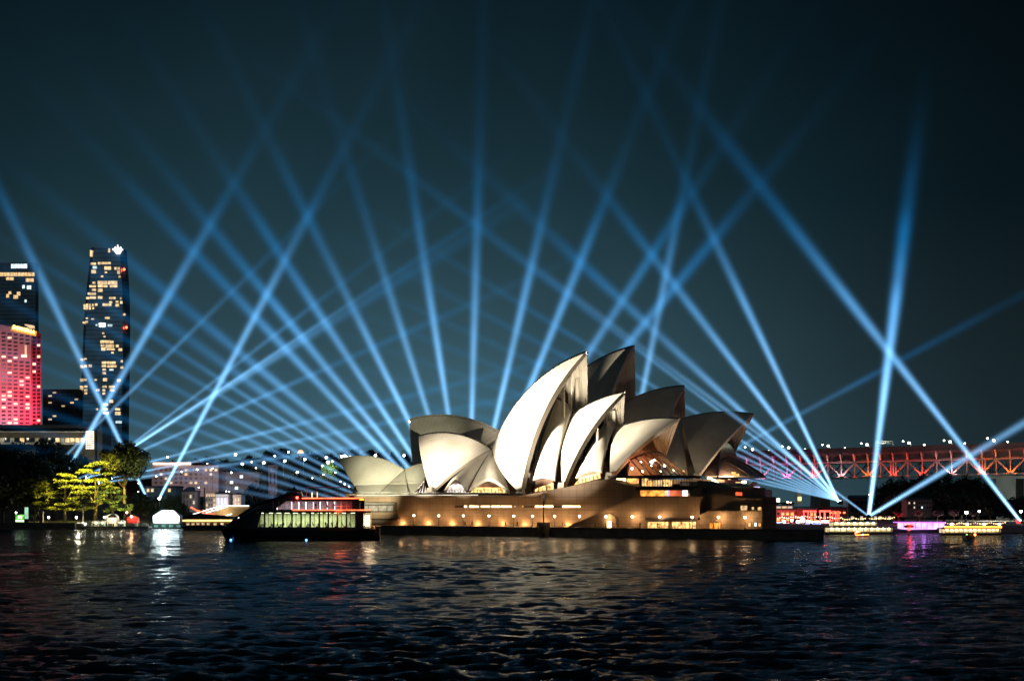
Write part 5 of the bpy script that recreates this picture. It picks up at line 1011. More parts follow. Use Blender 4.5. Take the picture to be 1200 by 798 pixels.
for k, (x, y) in enumerate(((400.5, 534.5), (404, 534), (407.5, 536), (411, 535.5))): lamp_post('roof_lamp', f'white lamp on the skyline above the restaurant shell tip, {ORD[k+1]} of four', 'lamp', (gx(x, 780), 780, 2), gz(y, 780)-2, .75, lit('cream lamp', (1, .96, .8), 9), group='lamps above the restaurant shell')

for k, (x, y, c) in enumerate(((243, 543, 0), (213, 552.5, 0), (231, 550, 0), (265, 575.5, 1), (268.5, 576, 1), (249, 549, 1), (271, 553.5, 1), (393, 553.5, 1), (399, 564, 1), (404, 567, 1), (409, 570, 1), (379, 556, 1), (366, 560, 0), (300, 548, 0), (183, 558, 1), (162.5, 566, 1), (162, 576, 1), (295, 541, 1), (322, 534, 1), (233, 571, 1))):
    lamp_post('hill_lamp', f'tiny {"white" if c else "warm"} lamp among the hazy waterfront houses, {ORD[k+1]} of the scattered ones', 'lamp', (gx(x, 735), 735, 2), gz(y, 735)-2, (.24, .34, .42, .28)[k % 4], L_COOLG if c else L_GLOBE, group='scattered lamps on the city waterfront', power=90, col=(.9, 1, .95) if c else (1, .75, .5))

# ------------------------------------------------------------------ the bridge approach to the north
BR = thing('bridge', 'steel truss bridge approach lit pink, red and orange from below, street lamps along its deck', 'bridge', (gx(1000, 725), 725, 0))
BA, BB = Vector((gx(840, 768), 768, 0)), Vector((gx(1290, 664), 664, 0)); BD = (BB-BA).normalized(); BN = Vector((-BD.y, BD.x, 0)); BL = (BB-BA).length
def bs(px):   # distance along the bridge for a photo column
    k = (px-600)/F; return (k*BA.y-BA.x)/(BD.x-k*BD.y)
def bp(s, z, off=0.0): p = BA+BD*s+BN*off; return Vector((p.x, p.y, z))
def zat(s, a, c): k = s/BL; return a+(c-a)*k
M_BR = mat('grey bridge steel', (.22, .20, .19), .6, .1, var=.2, scale=.3); M_BRD = mat('dark bridge deck', (.06, .05, .05), .8)
zb = lambda s: zat(s, 22.2, 24.2); zt_ = lambda s: zat(s, 29.6, 31.4); zd = lambda s: zat(s, 33.8, 35.8)
WB = 22.0
m = MB(); m.prism([bp(-60, zt_(0)+.4, 2.4), bp(BL, zt_(BL)+.4, 2.4), bp(BL, zd(BL)-.02, 2.4), bp(-60, zd(0)-.02, 2.4)], BN*.4); m.build('plate_girder', mat('brown plate girder', (.10, .06, .055), .75, var=.25, scale=.2), BR, True)
m = MB(); m.prism([bp(-60, zd(0)), bp(BL, zd(BL)), bp(BL, zd(BL)+1.5), bp(-60, zd(0)+1.5)], BN*WB); m.build('deck', M_BRD, BR, True)
m = MB(); m.prism([bp(-60, zd(0)+1.5, -.4), bp(BL, zd(BL)+1.5, -.4), bp(BL, zd(BL)+2.7, -.4), bp(-60, zd(0)+2.7, -.4)], BN*.25); m.build('parapet', mat('dull red parapet', (.11, .055, .05), .7, var=.3, scale=.1), BR, True)
m = MB(); m.prism([bp(-60, zd(0)-1.1, .3), bp(BL, zd(BL)-1.1, .3), bp(BL, zd(BL)-.1, .3), bp(-60, zd(0)-.1, .3)], BN*.5); m.build('edge_girder', mat('dull red parapet', (.16, .06, .05)), BR, True)
NODES = [bs(x) for x in (859, 890, 921, 953.5, 984.6, 1016, 1045.5, 1079.5, 1114, 1150, 1183, 1218, 1254)]
MID = [(a+c)/2 for a, c in zip(NODES, NODES[1:])]
for off, nm_ in ((1.6, 'n'), (WB-1.6, 'f')):
    m = MB(); m.bar(bp(NODES[0]-14, zb(0), off), bp(BL, zb(BL), off), .6, .8); m.build('bottom_chord', M_BR, BR, True)
    m = MB(); m.bar(bp(NODES[0]-14, zt_(0), off), bp(BL, zt_(BL), off), .6, .7); m.build('top_chord', M_BR, BR, True)
    for k, s in enumerate(NODES):
        for q in (-.0,) if k not in (3, 6, 9) else (-1.3, 0, 1.3):
            m = MB(); m.bar(bp(s+q, zb(s), off), bp(s+q, zt_(s), off), .55, .55); m.build('vertical', M_BR, BR, True)
        for mid in MID:
            if abs(mid-s) < 11: m = MB(); m.bar(bp(s, zb(s)+.2, off-.05), bp(mid, zt_(mid)-.2, off-.05), .6, .75); m.build('diagonal', M_BR, BR, True)
    for s in MID:
        m = MB(); m.bar(bp(s, zb(s)-1.4, off), bp(s, zt_(s), off), .5, .5); m.build('hanger', M_BR, BR, True)
for s in sorted(NODES+MID):
    m = MB(); m.prism([bp(s-.3, zt_(s)+.3, 1.4), bp(s-.3, zd(s)-.1, -.6), bp(s-.3, zd(s)-.1, 2.2), bp(s-.3, zt_(s)+.3, 2.2)], BD*.6); m.build('bracket', M_BR, BR, True)
    m = MB(); m.bar(bp(s, zt_(s)+.4, 1.6), bp(s, zt_(s)+.4, WB-1.6), .5, .9); m.build('cross_beam', M_BR, BR, True)
PINK = (1, .12, .50); ROSE = (1, .24, .48); REDO = (1, .06, .03); ORNG = (1, .15, .015); PALE = (1, .40, .42)
NC = [PINK, ROSE, PINK, REDO, PALE, ORNG, REDO, REDO, PALE, ORNG, ORNG, REDO, REDO]
for k, s in enumerate(NODES):
    for d, pw in ((-1.2, 1.0), (1.2, 1.0)):
        spot('truss_lamp', bp(s+d, zb(s)-.6, -.9), bp(s+d*2.2, zt_(s), 1.6), 6000*(1.3 if k in (3, 9) else 1), NC[k], 115, .8, .25)
for k, s in enumerate(MID):
    c = [ROSE, PINK, REDO, PALE, REDO, ORNG, REDO, PALE, ORNG, ORNG, REDO, REDO][k]
    spot('truss_lamp', bp(s, zb(s)-2.2, -.7), bp(s, zt_(s), 1.6), 1300, c, 80, .8, .25); spot('truss_lamp', bp(s-.8, zt_(s)-.2, -.9), bp(s, zd(s), 1.2), 700, c, 90, .8, .25)
for k, s in enumerate((bs(900), bs(960), bs(1030), bs(1090), bs(1160))): point('deck_glow', bp(s, zt_(s)+2, -5), 60, (1, .16, .10), 1)
# pier of pale concrete at the east end
m = MB(); q0 = bs(1166); m.prism([bp(q0, 0, 2), bp(q0+9, 0, 2), bp(q0+9, zb(q0)-.6, 2), bp(q0, zb(q0)-.6, 2)], BN*14); m.build('pier', M_GREYC, BR, True); m = MB(); m.prism([bp(q0-3, zb(q0)-2.2, 1.2), bp(q0+60, zb(q0)-2.2, 1.2), bp(q0+60, zb(q0)-.9, 1.2), bp(q0-3, zb(q0)-.9, 1.2)], BN*16); m.build('pier_cap', M_GREYC, BR, True); point('pier_light', W(1160, 585, 640), 26000, (.9, 1, .85), 1)
m = MB(); q0 = bs(953.5); m.prism([bp(q0-3, 0, 2), bp(q0+3, 0, 2), bp(q0+2, zb(q0)-.5, 2), bp(q0-2, zb(q0)-.5, 2)], BN*14); m.build('pier', mat('dark stone pier', (.08, .075, .07), .9), BR, True)
BLAMP = [(862, 524, 0), (882, 526.5, 1), (890, 528, 0), (906, 523, 0), (924.5, 524.5, 1), (933, 526.5, 0), (953.5, 521, 0), (971, 522.5, 1), (980, 525, 0), (999.5, 519.5, 0), (1016.5, 521, 1), (1049, 517, 0), (1066, 519, 1), (1074, 521, 0), (1097.5, 516, 0), (1114, 517.5, 1), (1122, 519.5, 0), (1149, 513.5, 0), (1165.5, 516, 1), (1173, 517.5, 0), (1198, 512, 0)]
na = nb = 0
for px, py, a in BLAMP:
    s = bs(px); p = bp(s, zd(s)+1.5, 2 if a else 12); py2 = py; z = CH+(HY-py)/F*p.y
    if a: na += 1
    else: nb += 1
    lamp_post('bridge_lamp', f'tall pale bridge lamp with curved arm, {ORD[na]} counting from the opera house along the deck' if a else f'slender bridge lamp with small white globe, {ORD[nb]} counting from the opera house', 'street lamp', tuple(p), z-p.z, .62 if a else .42, lit('bridge lamp', (.92, 1, .78), 14), arm=-.9 if a else None, pole=M_WHITE if a else M_DARKMET, group='street lamps on the bridge', power=(320 if a else 0), col=(.95, 1, .7))
t = thing('sign_gantry', 'white sign gantry over the bridge roadway where the upright beam passes', 'gantry', tuple(bp(bs(1033), zd(0)+1.5, 4))); w = 8.5
m = MB()
for x in (-w/2, w/2): m.bar((x, 0, 0), (x, 0, 5.2), .3, .3)
m.bar((-w/2, 0, 5.2), (w/2, 0, 5.2), .3, .4); m.bar((-w/2, 0, 4.2), (w/2, 0, 4.2), .2, .3)
for k in range(5): m.bar((-w/2+w*k/5, 0, 4.2), (-w/2+w*(k+.5)/5, 0, 5.2), .12, .12); m.bar((-w/2+w*(k+.5)/5, 0, 5.2), (-w/2+w*(k+1)/5, 0, 4.2), .12, .12)
m.build('frame', M_WHITE, t); l = point('gantry_light', (0, -2, 4), 260, (.95, 1, .8), .3); l.parent = t
# ------------------------------------------------------------------ trees and houses below the bridge
for k, (px, py, Y, rad) in enumerate(((1036, 566, 640, 9), (1058, 559, 640, 10), (1082, 553, 645, 11), (1104, 553.5, 640, 10), (1126, 557, 640, 10), (1146, 561, 635, 9), (1160, 568, 628, 8), (1050, 580, 590, 8), (1076, 576, 590, 9), (1106, 577, 590, 9), (1132, 580, 590, 8), (1184, 588, 600, 7), (1202, 583, 600, 8))):
    h = gz(py, Y)-3; tree(f'dark bushy tree under the bridge, {ORD[(k if k < 7 else k-7)+1]} from the west in the {"back" if k < 7 else "front"} row', px, Y, 3, h, rad, 120, 28, .7, M_LEAFD, .8, .12, seed=140+k, group='dark trees under the bridge')
building('hill_house', 'pale house with scattered white lights among the dark trees under the bridge', 'house', 1063, 1092, 586, 606, 560, 8, mat('dim house wall', (.12, .12, .11), .8), 2, 9, .5, [L_COOL, LW[2], M_GLASSD], (586.5, 597), (1064, 1091), (.5, .45), roof=1.0)
building('row_house', 'brown row of houses with warm windows, behind the lit quayside ferry', 'row house', 994, 1046, 584, 612, 640, 10, mat('brown brick house', (.16, .09, .07), .85), 3, 9, .45, LW, (585, 611), (996, 1045), (.6, .42), roof=1.5)
building('dark_house', 'dim purple-brown house between the red terrace and the row of houses', 'house', 958, 993, 596, 614, 600, 9, mat('dim brown wall', (.12, .07, .07), .85), 3, 6, .3, [L_AMBER, L_RED], (598, 613), (960, 992), (.5, .4), roof='flat')
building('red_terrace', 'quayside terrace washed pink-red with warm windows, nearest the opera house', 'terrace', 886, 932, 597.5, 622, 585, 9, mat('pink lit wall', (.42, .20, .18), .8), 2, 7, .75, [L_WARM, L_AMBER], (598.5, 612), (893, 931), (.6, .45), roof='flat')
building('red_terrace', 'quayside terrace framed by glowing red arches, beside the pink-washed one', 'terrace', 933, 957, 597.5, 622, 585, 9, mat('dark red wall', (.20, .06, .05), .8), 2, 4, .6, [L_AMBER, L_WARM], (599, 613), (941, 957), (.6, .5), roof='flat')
building('upper_house', 'dim house with two warm windows above the pink-red terrace', 'house', 906, 930, 590.5, 606, 640, 8, M_DARKW, 1, 3, 1, [L_WARM, LW[2]], (592.5, 597), (909, 929), (.85, .8), roof='flat')
t = thing('red_arcade', 'row of glowing red festival arches on the quay before the terrace', 'festival arches', (gx(960, 575), 575, 2.2)); X = lambda px: gx(px, 575)-gx(960, 575); Z_ = lambda py: gz(py, 575)-2.2
for a, c, yt in ((942, 947, 598.5), (950, 955, 598.5), (961, 966, 598.5), (967, 973, 598.5), (976, 979, 598.8), (981, 983, 599)):
    q = MB()
    for x in (a, c): q.bar((X(x), 0, Z_(612)), (X(x), 0, Z_(yt)), .28, .28)
    q.bar((X(a), 0, Z_(yt)), (X(c), 0, Z_(yt)), .28, .28); q.build('arch', lit('red neon arch', (1, .10, .06), 3.2, .4, .5), t)
q = MB(); q.bar((X(941), .2, Z_(599)), (X(957), .2, Z_(599)), .2, .7); q.bar((X(960), .2, Z_(598.8)), (X(974), .2, Z_(598.8)), .2, .7); q.build('red_header', lit('red header', (1, .08, .08), 2.0, .3, .5), t)
for x, pw, c in ((900, 4200, (1, .16, .16)), (922, 3600, (1, .26, .30)), (948, 4200, (1, .08, .06)), (968, 4200, (1, .08, .06))): point('arcade_glow', W(x, 606, 570), pw, c, .6)
for k, (x, y, r_2, c) in enumerate(((906, 611.5, .75, 'warm'), (919, 611, .62, 'pink'), (927.5, 609.5, .62, 'warm'), (935, 611, .7, 'pink'), (947.5, 611, .8, 'warm'), (958, 611.5, .7, 'warm'), (953, 612, .6, 'warm'))):
    lamp_post('festival_lamp', f'glowing {"pinkish white" if c == "pink" else "warm white"} festival ball lamp on the quay, {ORD[k+1]} from the podium corner', 'lamp', (gx(x, 560), 560, 2.2), gz(y, 560)-2.2, r_2, lit('ball lamp '+c, (1, .74, .66) if c == 'pink' else (1, .82, .58), 7), group='festival ball lamps on the quay', power=260, col=(1, .7, .6))
for k, (a, c, y0) in enumerate(((914.5, 917.5, 611.5), (938, 943, 606.5))):
    t = thing('light_column', ['thin glowing white column on the quay near the podium corner', 'broad glowing white column with a bright cap on the quay'][k], 'light column', (gx((a+c)/2, 556), 556, 2.2)); w = gx(c, 556)-gx(a, 556); q = MB(); q.box(-w/2, w/2, 0, .5, .3, gz(y0, 556)-2.2); q.build('lit_panel', lit('rosy white column', (1, .86, .88), 3.5, .2, .5), t); q = MB(); q.box(-w/2-.2, w/2+.2, -.1, .6, 0, .29); q.build('base', M_DARKMET, t)
    point('column_glow', W((a+c)/2, 612, 552), 320, (1, .8, .85), .5)
for k, (a, c, y) in enumerate(((892, 914, 619), (944, 949, 617), (952, 962, 617))):
    t = thing('blue_light_barrier', ['long low barrier glowing blue-white along the quay edge', 'tiny blue-lit barrier beside the broad white column', 'short blue-lit barrier under the red arches'][k], 'barrier', (gx((a+c)/2, 520), 520, 2.2)); w = gx(c, 520)-gx(a, 520); q = MB(); q.box(-w/2, w/2, 0, .25, .1, .9); q.build('lit_panel', lit('blue white barrier', (.45, .5, 1), 1.8, .7, .6), t); q = MB(); q.box(-w/2, w/2, -.1, .35, 0, .09); q.build('base', M_DARKMET, t)
t = thing('banner_sign', 'white glowing banner sign low beside the quayside ferry', 'sign', (gx(967, 530), 530, 2.2)); w = 3.1; q = MB(); q.box(-w/2, w/2, 0, .15, .5, 1.4); q.build('lit_panel', lit('white banner', (.95, .92, 1), 2.6, .6, 1.6), t); q = MB()
for x in (-1.2, 1.2): q.bar((x, .1, 0), (x, .1, .5), .1, .1)
q.build('post', M_DARKMET, t)
QP = [(899, .2), (909, .9), (922, .4), (926, 1), (931, .3), (950, .6), (963, .2), (966, .8)]
for k, (x, d) in enumerate(QP):
    o = proto_p.copy(); COL.objects.link(o); o.location = (gx(x, 540-d*6), 540-d*6, 2.2); o.rotation_euler.z = R(k*57); tag(o, 'tiny dark figure in the festival crowd on the quay', 'person', 'people on the quay')
t = thing('screen_tower', 'upright festival screen tower glowing magenta on one half and blue on the other', 'screen tower', (gx(884, 620), 620, 2)); X = lambda px: gx(px, 620)-gx(884, 620); Z_ = lambda py: gz(py, 620)-2
q = MB(); q.box(X(878), X(891), .3, 2.2, 0, Z_(569.5)); q.build('frame', M_DARKMET, t)
for a, c, y0, y1, nmx, col, s in ((878.5, 884.6, 571.5, 584, 'magenta screen', (1, .16, .85), 1.4), (885, 890.6, 571.5, 584, 'blue screen', (.10, .35, 1), 1.6), (878.5, 890.6, 570, 571.3, 'lilac bar', (.75, .6, 1), 1.6), (881, 886, 584.6, 588.5, 'cyan screen', (.4, .65, 1), 1.7), (886.4, 890.2, 584.6, 588.5, 'deep blue screen', (.08, .2, 1), 1.5)):
    q = MB(); q.box(X(a), X(c), .15, .28, Z_(y1), Z_(y0)); q.build('screen', lit(nmx, col, s, .35, .35), t)
q = MB(); q.ball((X(876.5), -.3, Z_(580)), 1.0); q.build('green_lamp', lit('green lamp', (.2, 1, .3), 2.0), t)
t = thing('lit_signboard', 'glowing white and cream signboard on the dark hillside above the red terrace', 'signboard', (gx(907, 690), 690, gz(592, 690))); q = MB(); q.box(-2.6, -.6, 0, .3, 1.5, 3.4); q.build('white_half', lit('blue white board', (.85, .95, 1), 5), t); q = MB(); q.box(-.55, 2.8, 0, .3, 1.5, 3.3); q.build('cream_half', lit('cream board', (1, .93, .75), 2.2, .3, .8), t); q = MB(); q.box(-2.4, 2.6, .05, .25, 0, 1.49); q.build('frame', M_DARKMET, t)
t = thing('chimney', 'slim pale chimney with a yellow lit window on the hillside', 'chimney', (gx(936.5, 690), 690, gz(592, 690))); q = MB(); q.box(-1.2, 1.2, 0, 2.4, 0, 7.5); q.build('stack', mat('pale chimney', (.30, .28, .24), .8), t); q = MB(); q.box(-.6, 1.0, -.12, 0, 2.2, 4.0); q.build('window', lit('yellow window', (1, .75, .2), 2.6), t); point('chimney_light', W(934, 580, 680), 700, (1, .95, .7), .5)
for k, (x, y) in enumerate(((897, 588), (905, 589.5), (914.5, 590), (923, 588.5), (926.5, 589), (1019, 580))):
    lamp_post('hill_lamp', f'small warm hillside lamp above the quay terrace, {ORD[k+1]} from the screen tower', 'lamp', (gx(x, 660), 660, gz(592, 660)-2), gz(y, 660)-gz(592, 660)+2, .45, L_GLOBE, group='small lamps on the hillside')
# ------------------------------------------------------------------ boats on the right
def harbour_boat(label, px0, px1, Y, yw, decks, hullm, strip=None, roof_y=None, canopy=None):
    cx = (px0+px1)/2; t = thing('harbour_ferry', label, 'ferry', (gx(cx, Y), Y, 0)); X = lambda px: gx(px, Y)-gx(cx, Y); Z = lambda py: max(gz(py, Y), -1)
    y_h = decks[0][1]+.3; q = MB(); q.prism([(X(px0+1), 0, Z(y_h)), (X(px0+4), 0, Z(yw)), (X(px1-5), 0, Z(yw)), (X(px1), 0, Z(y_h))], (0, 7, 0)); q.build('hull', hullm, t)
    for (y0, y1, a, c, n, mm) in decks:
        q = MB(); q.box(X(a), X(c), 2.2, 6.4, Z(y1), Z(y0)); q.build('saloon', lit('cream saloon', (1, .80, .44), .7, .5, .6) , t)
        for k in range(n+1): q = MB(); x = X(a)+(X(c)-X(a))*k/n; q.box(x-.1, x+.1, .35, .55, Z(y1), Z(y0)); q.build('post', M_WHITE, t)
        for k in range(n):
            x = X(a)+(X(c)-X(a))*(k+.5)/n; q = MB(); q.ball((x, .9, Z(y0+.9)), .30); q.build('ceiling_lamp', mm, t)
        q = MB(); q.box(X(a)-.5, X(c)+.5, .2, 7, Z(y0), Z(y0-1.1)); q.build('deck_roof', M_DARKMET, t)
        q = MB(); q.box(X(a), X(c), .3, .42, Z(y1), Z(y1-.9)); q.build('bulwark', mat('cream bulwark', (.5, .45, .32), .6), t)
        l = area('deck_light', (0, 0, 0), (0, 0, -1), 420, (1, .86, .45), X(c)-X(a), 2); l.parent = t; l.location = ((X(a)+X(c))/2, 1.2, Z(y0)-.1)
    if strip: q = MB(); q.box(X(strip[0]), X(strip[1]), -.1, .2, Z(strip[3]), Z(strip[2])); q.build('light_strip', strip[4], t)
    return t
LCR = lit('creamy deck lamp', (1, .88, .50), 10)
harbour_boat('double-deck quayside ferry glowing cream, searchlights on its roof', 969, 1049, 452, 626.5, [(618.3, 623.3, 972, 1046, 11, LCR), (611.8, 616.3, 977, 1028, 7, LCR)], M_DARKMET)
harbour_boat('low single-deck ferry glowing amber under a bright orange roof strip', 1106, 1177, 440, 627.2, [(619.8, 624.3, 1108, 1173, 12, lit('amber deck lamp', (1, .68, .22), 9))], mat('dark maroon hull', (.04, .015, .012), .5), strip=(1107, 1174, 616.2, 618.4, lit('orange roof strip', (1, .36, .04), 4.2, .25, .4)))
for k, x in enumerate((1115.5, 1133.5, 1153.5, 1171)): lamp_post('deck_lamp', f'round white lamp on the orange-striped ferry roof, {ORD[k+1]} from the purple tent', 'lamp', (gx(x, 442), 442, gz(616, 442)), .55, .42, lit('peach deck lamp', (1, .85, .6), 12), group='lamps on the amber ferry roof')
YP = 478; t = thing('purple_marquee', 'long marquee glowing violet and white beside the amber ferry', 'marquee', (gx(1079.5, YP), YP, .8)); w = gx(1107, YP)-gx(1052, YP); q = MB(); q.prism([(-w/2, 0, gz(619, YP)-.8), (-w/2, 0, gz(612.5, YP)-.8), (w/2, 0, gz(612.5, YP)-.8), (w/2, 0, gz(617, YP)-.8), (w/2-3, 0, gz(620, YP)-.8), (-w/2+3, 0, gz(620.5, YP)-.8)], (0, .4, 0)); q.build('lit_wall', lit('violet white wall', (.78, .40, 1), 1.7, .4, .35), t)
q = MB(); q.box(-w/2-.2, w/2+.2, -.2, 5, gz(612.3, YP)-.8, gz(611.5, YP)-.8); q.build('roof_edge', lit('violet edge', (.45, .12, 1), 2.4), t); q = MB(); q.box(-w/2-2, w/2, .2, 6, -1.8, gz(620.6, YP)-.8); q.build('platform', M_DARKMET, t)
for k in range(9): q = MB(); x = -w/2+w*k/8; q.box(x-.06, x+.06, -.1, -.02, gz(619, YP)-.8, gz(612.5, YP)-.8); q.build('post', M_DARKMET, t)
l = point('marquee_violet_glow', (0, -3, 2.2), 400, (.7, .25, 1), .6); l.parent = t; l = point('marquee_violet_glow', (0, 10, 6), 900, (.7, .25, 1), .6); l.parent = t
t = thing('red_beacon', 'red glowing channel beacon on a pile in the water before the violet marquee', 'beacon', (gx(1065, 436), 436, 0)); q = MB(); q.lathe([(.35, -3), (.3, 2.4)], n=10); q.build('pile', M_DARKMET, t); q = MB(); q.lathe([(1.3, 2.4), (1.5, 3.0), (.5, 3.2)], n=10); q.build('platform', mat('red beacon paint', (.5, .03, .02), .5), t); q = MB(); q.ball((0, -.3, 2.2), .62); q.build('lantern', lit('red lantern', (1, .05, .04), 10), t); l = point('beacon_red', (0, -1.6, 2.4), 420, (1, .05, .05), .3); l.parent = t; q = MB(); q.box(-1.4, 1.4, -.2, .1, 3.2, 3.7); q.build('top_sign', lit('pinkish sign bar', (1, .35, .3), 1.6, .4, 1), t)
def fan_tree(label, px, Y, py0, py1, rad, lm, power, col):
    zt = gz(py0, Y); zb_ = 2.2; t = thing('fan_tree', label, 'tree', (gx(px, Y), Y, zb_)); h = zt-zb_; q = MB(); q.tube((0, 0, 0), (0, 0, h*.55), .16, .12, 7)
    for k in range(6): q.tube((0, 0, h*.5), (rad*.7*math.cos(k*PI/3), rad*.7*math.sin(k*PI/3), h*.72), .09, .04, 5)
    q.build('trunk', M_BARK, t); r = random.Random(int(px)); cl = [(rad*.6*math.cos(a)*r.uniform(.3, 1), rad*.6*math.sin(a)*r.uniform(.3, 1), h*r.uniform(.66, .88), rad*.42, rad*.42, h*.11) for a in [2*PI*k/12 for k in range(12)]]
    o = bpy.data.objects.new('crown', crown_mesh('crown', cl, 80, .3, lm, int(px))); COL.objects.link(o); o.parent = t
    if power: l = point('tree_uplight', (.3, -2.2, .6), power, col, .2); l.parent = t
fan_tree('umbrella-shaped small tree lit pure red on the quay', 1053, 515, 597, 612, 2.1, leaf_mat('grey leaves', (.10, .10, .08)), 2600, (1, .04, .04))
for px, lb in ((1077, 'small fan-shaped tree lit faint violet, behind the west end of the violet marquee'), (1099, 'small fan-shaped tree with a pale lit trunk above the violet marquee'), (1118, 'small fan-shaped tree lit dull rose, just past the violet marquee'), (1140, 'small fan-shaped tree lit dull rose behind the middle of the amber ferry')):
    fan_tree(lb, px, 520, 596.5, 613, 2.3, leaf_mat('grey leaves', (.10, .10, .08)), 420, (.95, .55, .75))
for px, py, lb, r_2 in ((1132.5, 600.3, 'bright white quay lamp above the amber ferry', .62), (1147.5, 598.8, 'small white quay lamp with angled arm above the amber ferry stern', .40), (1196.5, 599, 'white quay lamp near the photo edge above the bridge pier searchlight', .5), (1177.5, 616, 'greenish white lamp at the end of the amber ferry', .55), (1185.5, 620.3, 'tiny bluish lamp low on the water edge', .32)):
    Y = 535; lamp_post('quay_lamp', lb, 'lamp post', (gx(px, Y), Y, .8), gz(py, Y)-.8, r_2, L_COOLG if px != 1185.5 else lit('blue quay lamp', (.5, .6, 1), 8), group='white quay lamps', power=300, col=(.9, 1, .9))
t = thing('red_signal', 'red signal lamp and board at the foot of the long crossing beam', 'signal', (gx(1195, 556), 556, 1)); q = MB(); q.bar((0, 0, 0), (0, 0, gz(612, 556)-1), .2, .2); q.build('post', M_DARKMET, t); q = MB(); q.prism([(-1.2, -.2, gz(614.5, 556)-1), (.3, -.2, gz(613.5, 556)-1), (.3, -.2, gz(610.5, 556)-1), (-1.6, -.2, gz(608.5, 556)-1)], (0, .2, 0)); q.build('board', lit('red board', (1, .05, .05), 2.2, .3, .6), t)
YB = 389; t = thing('patrol_dinghy', 'small dark patrol boat with orange and green lamps in front of the amber ferry', 'boat', (gx(1137.5, YB), YB, 0)); q = MB(); q.prism([(-1.3, 0, 1.0), (-1.0, 0, -.3), (1.0, 0, -.3), (1.2, 0, 1.0)], (0, 3.6, 0)); q.build('hull', M_HULL, t); q = MB(); q.prism([(-.7, .9, 1.0), (-.6, .9, 1.9), (.3, .9, 1.9), (.6, .9, 1.0)], (0, 1.5, 0)); q.build('cabin', M_DECK, t)
q = MB(); q.ball((1.1, -.15, 1.25), .30); q.build('orange_lamp', lit('orange boat lamp', (1, .28, .05), 10), t); q = MB(); q.ball((-1.0, -.1, 1.3), .14); q.build('green_lamp', lit('green boat lamp', (.1, 1, .3), 4), t); l = point('boat_lamp_glow', (1.2, -1.0, 1.2), 70, (1, .25, .05), .3); l.parent = t
YD = 428; t = thing('glowing_dinghy', 'little dinghy outlined in glowing orange in front of the cream ferry', 'dinghy', (gx(1010, YD), YD, 0)); q = MB(); q.prism([(-2.0, 0, .7), (-1.7, 0, -.3), (1.7, 0, -.3), (2.0, 0, .6)], (0, 1.6, 0)); q.build('hull', M_HULL, t)
q = MB(); q.tube((-1.8, -.1, .35), (2.0, -.1, .5), .16, .16, 7); q.tube((-1.8, -.1, .35), (-2.0, -.1, 1.1), .15, .13, 7); q.tube((-2.0, -.1, 1.1), (-.4, -.1, 1.2), .12, .1, 7); q.build('light_tube', lit('orange neon tube', (1, .20, .04), 6), t); q = MB(); q.ball((-1.4, -.1, 1.3), .22); q.build('lamp', L_GLOBE, t); q = MB(); q.ball((.2, -.2, .45), .16); q.build('lamp', L_COOLG, t)

for k, (xa, xb, ya, yb, col, lb) in enumerate(((893, 940, 606, 605, (1, .72, .40), 'string of tiny warm bulbs hung before the pink-red terrace'), (930, 986, 604, 606, (1, .40, .30), 'string of tiny rosy bulbs hung before the red arches'), (893, 968, 615.5, 616, (.95, .8, 1), 'string of tiny pale violet bulbs low along the quay'), (985, 1048, 607, 606, (1, .62, .25), 'string of tiny amber bulbs above the cream ferry roof'), (1108, 1178, 612.5, 612, (1, .55, .25), 'string of tiny orange bulbs above the amber ferry'))):
    Yf = 566 if k < 3 else 520; t = thing('festoon_lights', lb, 'festoon lights', (gx(xa, Yf), Yf, 2.2), 0, 'festoon lights along the quay'); n = int((xb-xa)/2.6); q = MB(); w = MB(); pr = None; rr = random.Random(k)
    for i in range(n+1):
        u = i/n; x = gx(xa+(xb-xa)*u, Yf)-t.location.x; z = gz(ya+(yb-ya)*u, Yf)-2.2-.5*math.sin(PI*((u*4) % 1)); q.ball((x, 0, z), rr.uniform(.14, .26), 6, 4)
        if pr: w.bar(pr, (x, 0, z+.25), .04, .04)
        pr = (x, 0, z+.25)
    q.build('bulb_string', lit('festoon bulb '+str(k), col, 5), t); w.build('wire', M_DARKMET, t)
    q = MB()
    for x in (0, gx(xb, Yf)-t.location.x): q.bar((x, 0, -1.4 if k > 2 else 0), (x, 0, gz(ya, Yf)-2.0), .1, .1)
    q.build('pole', M_DARKMET, t)

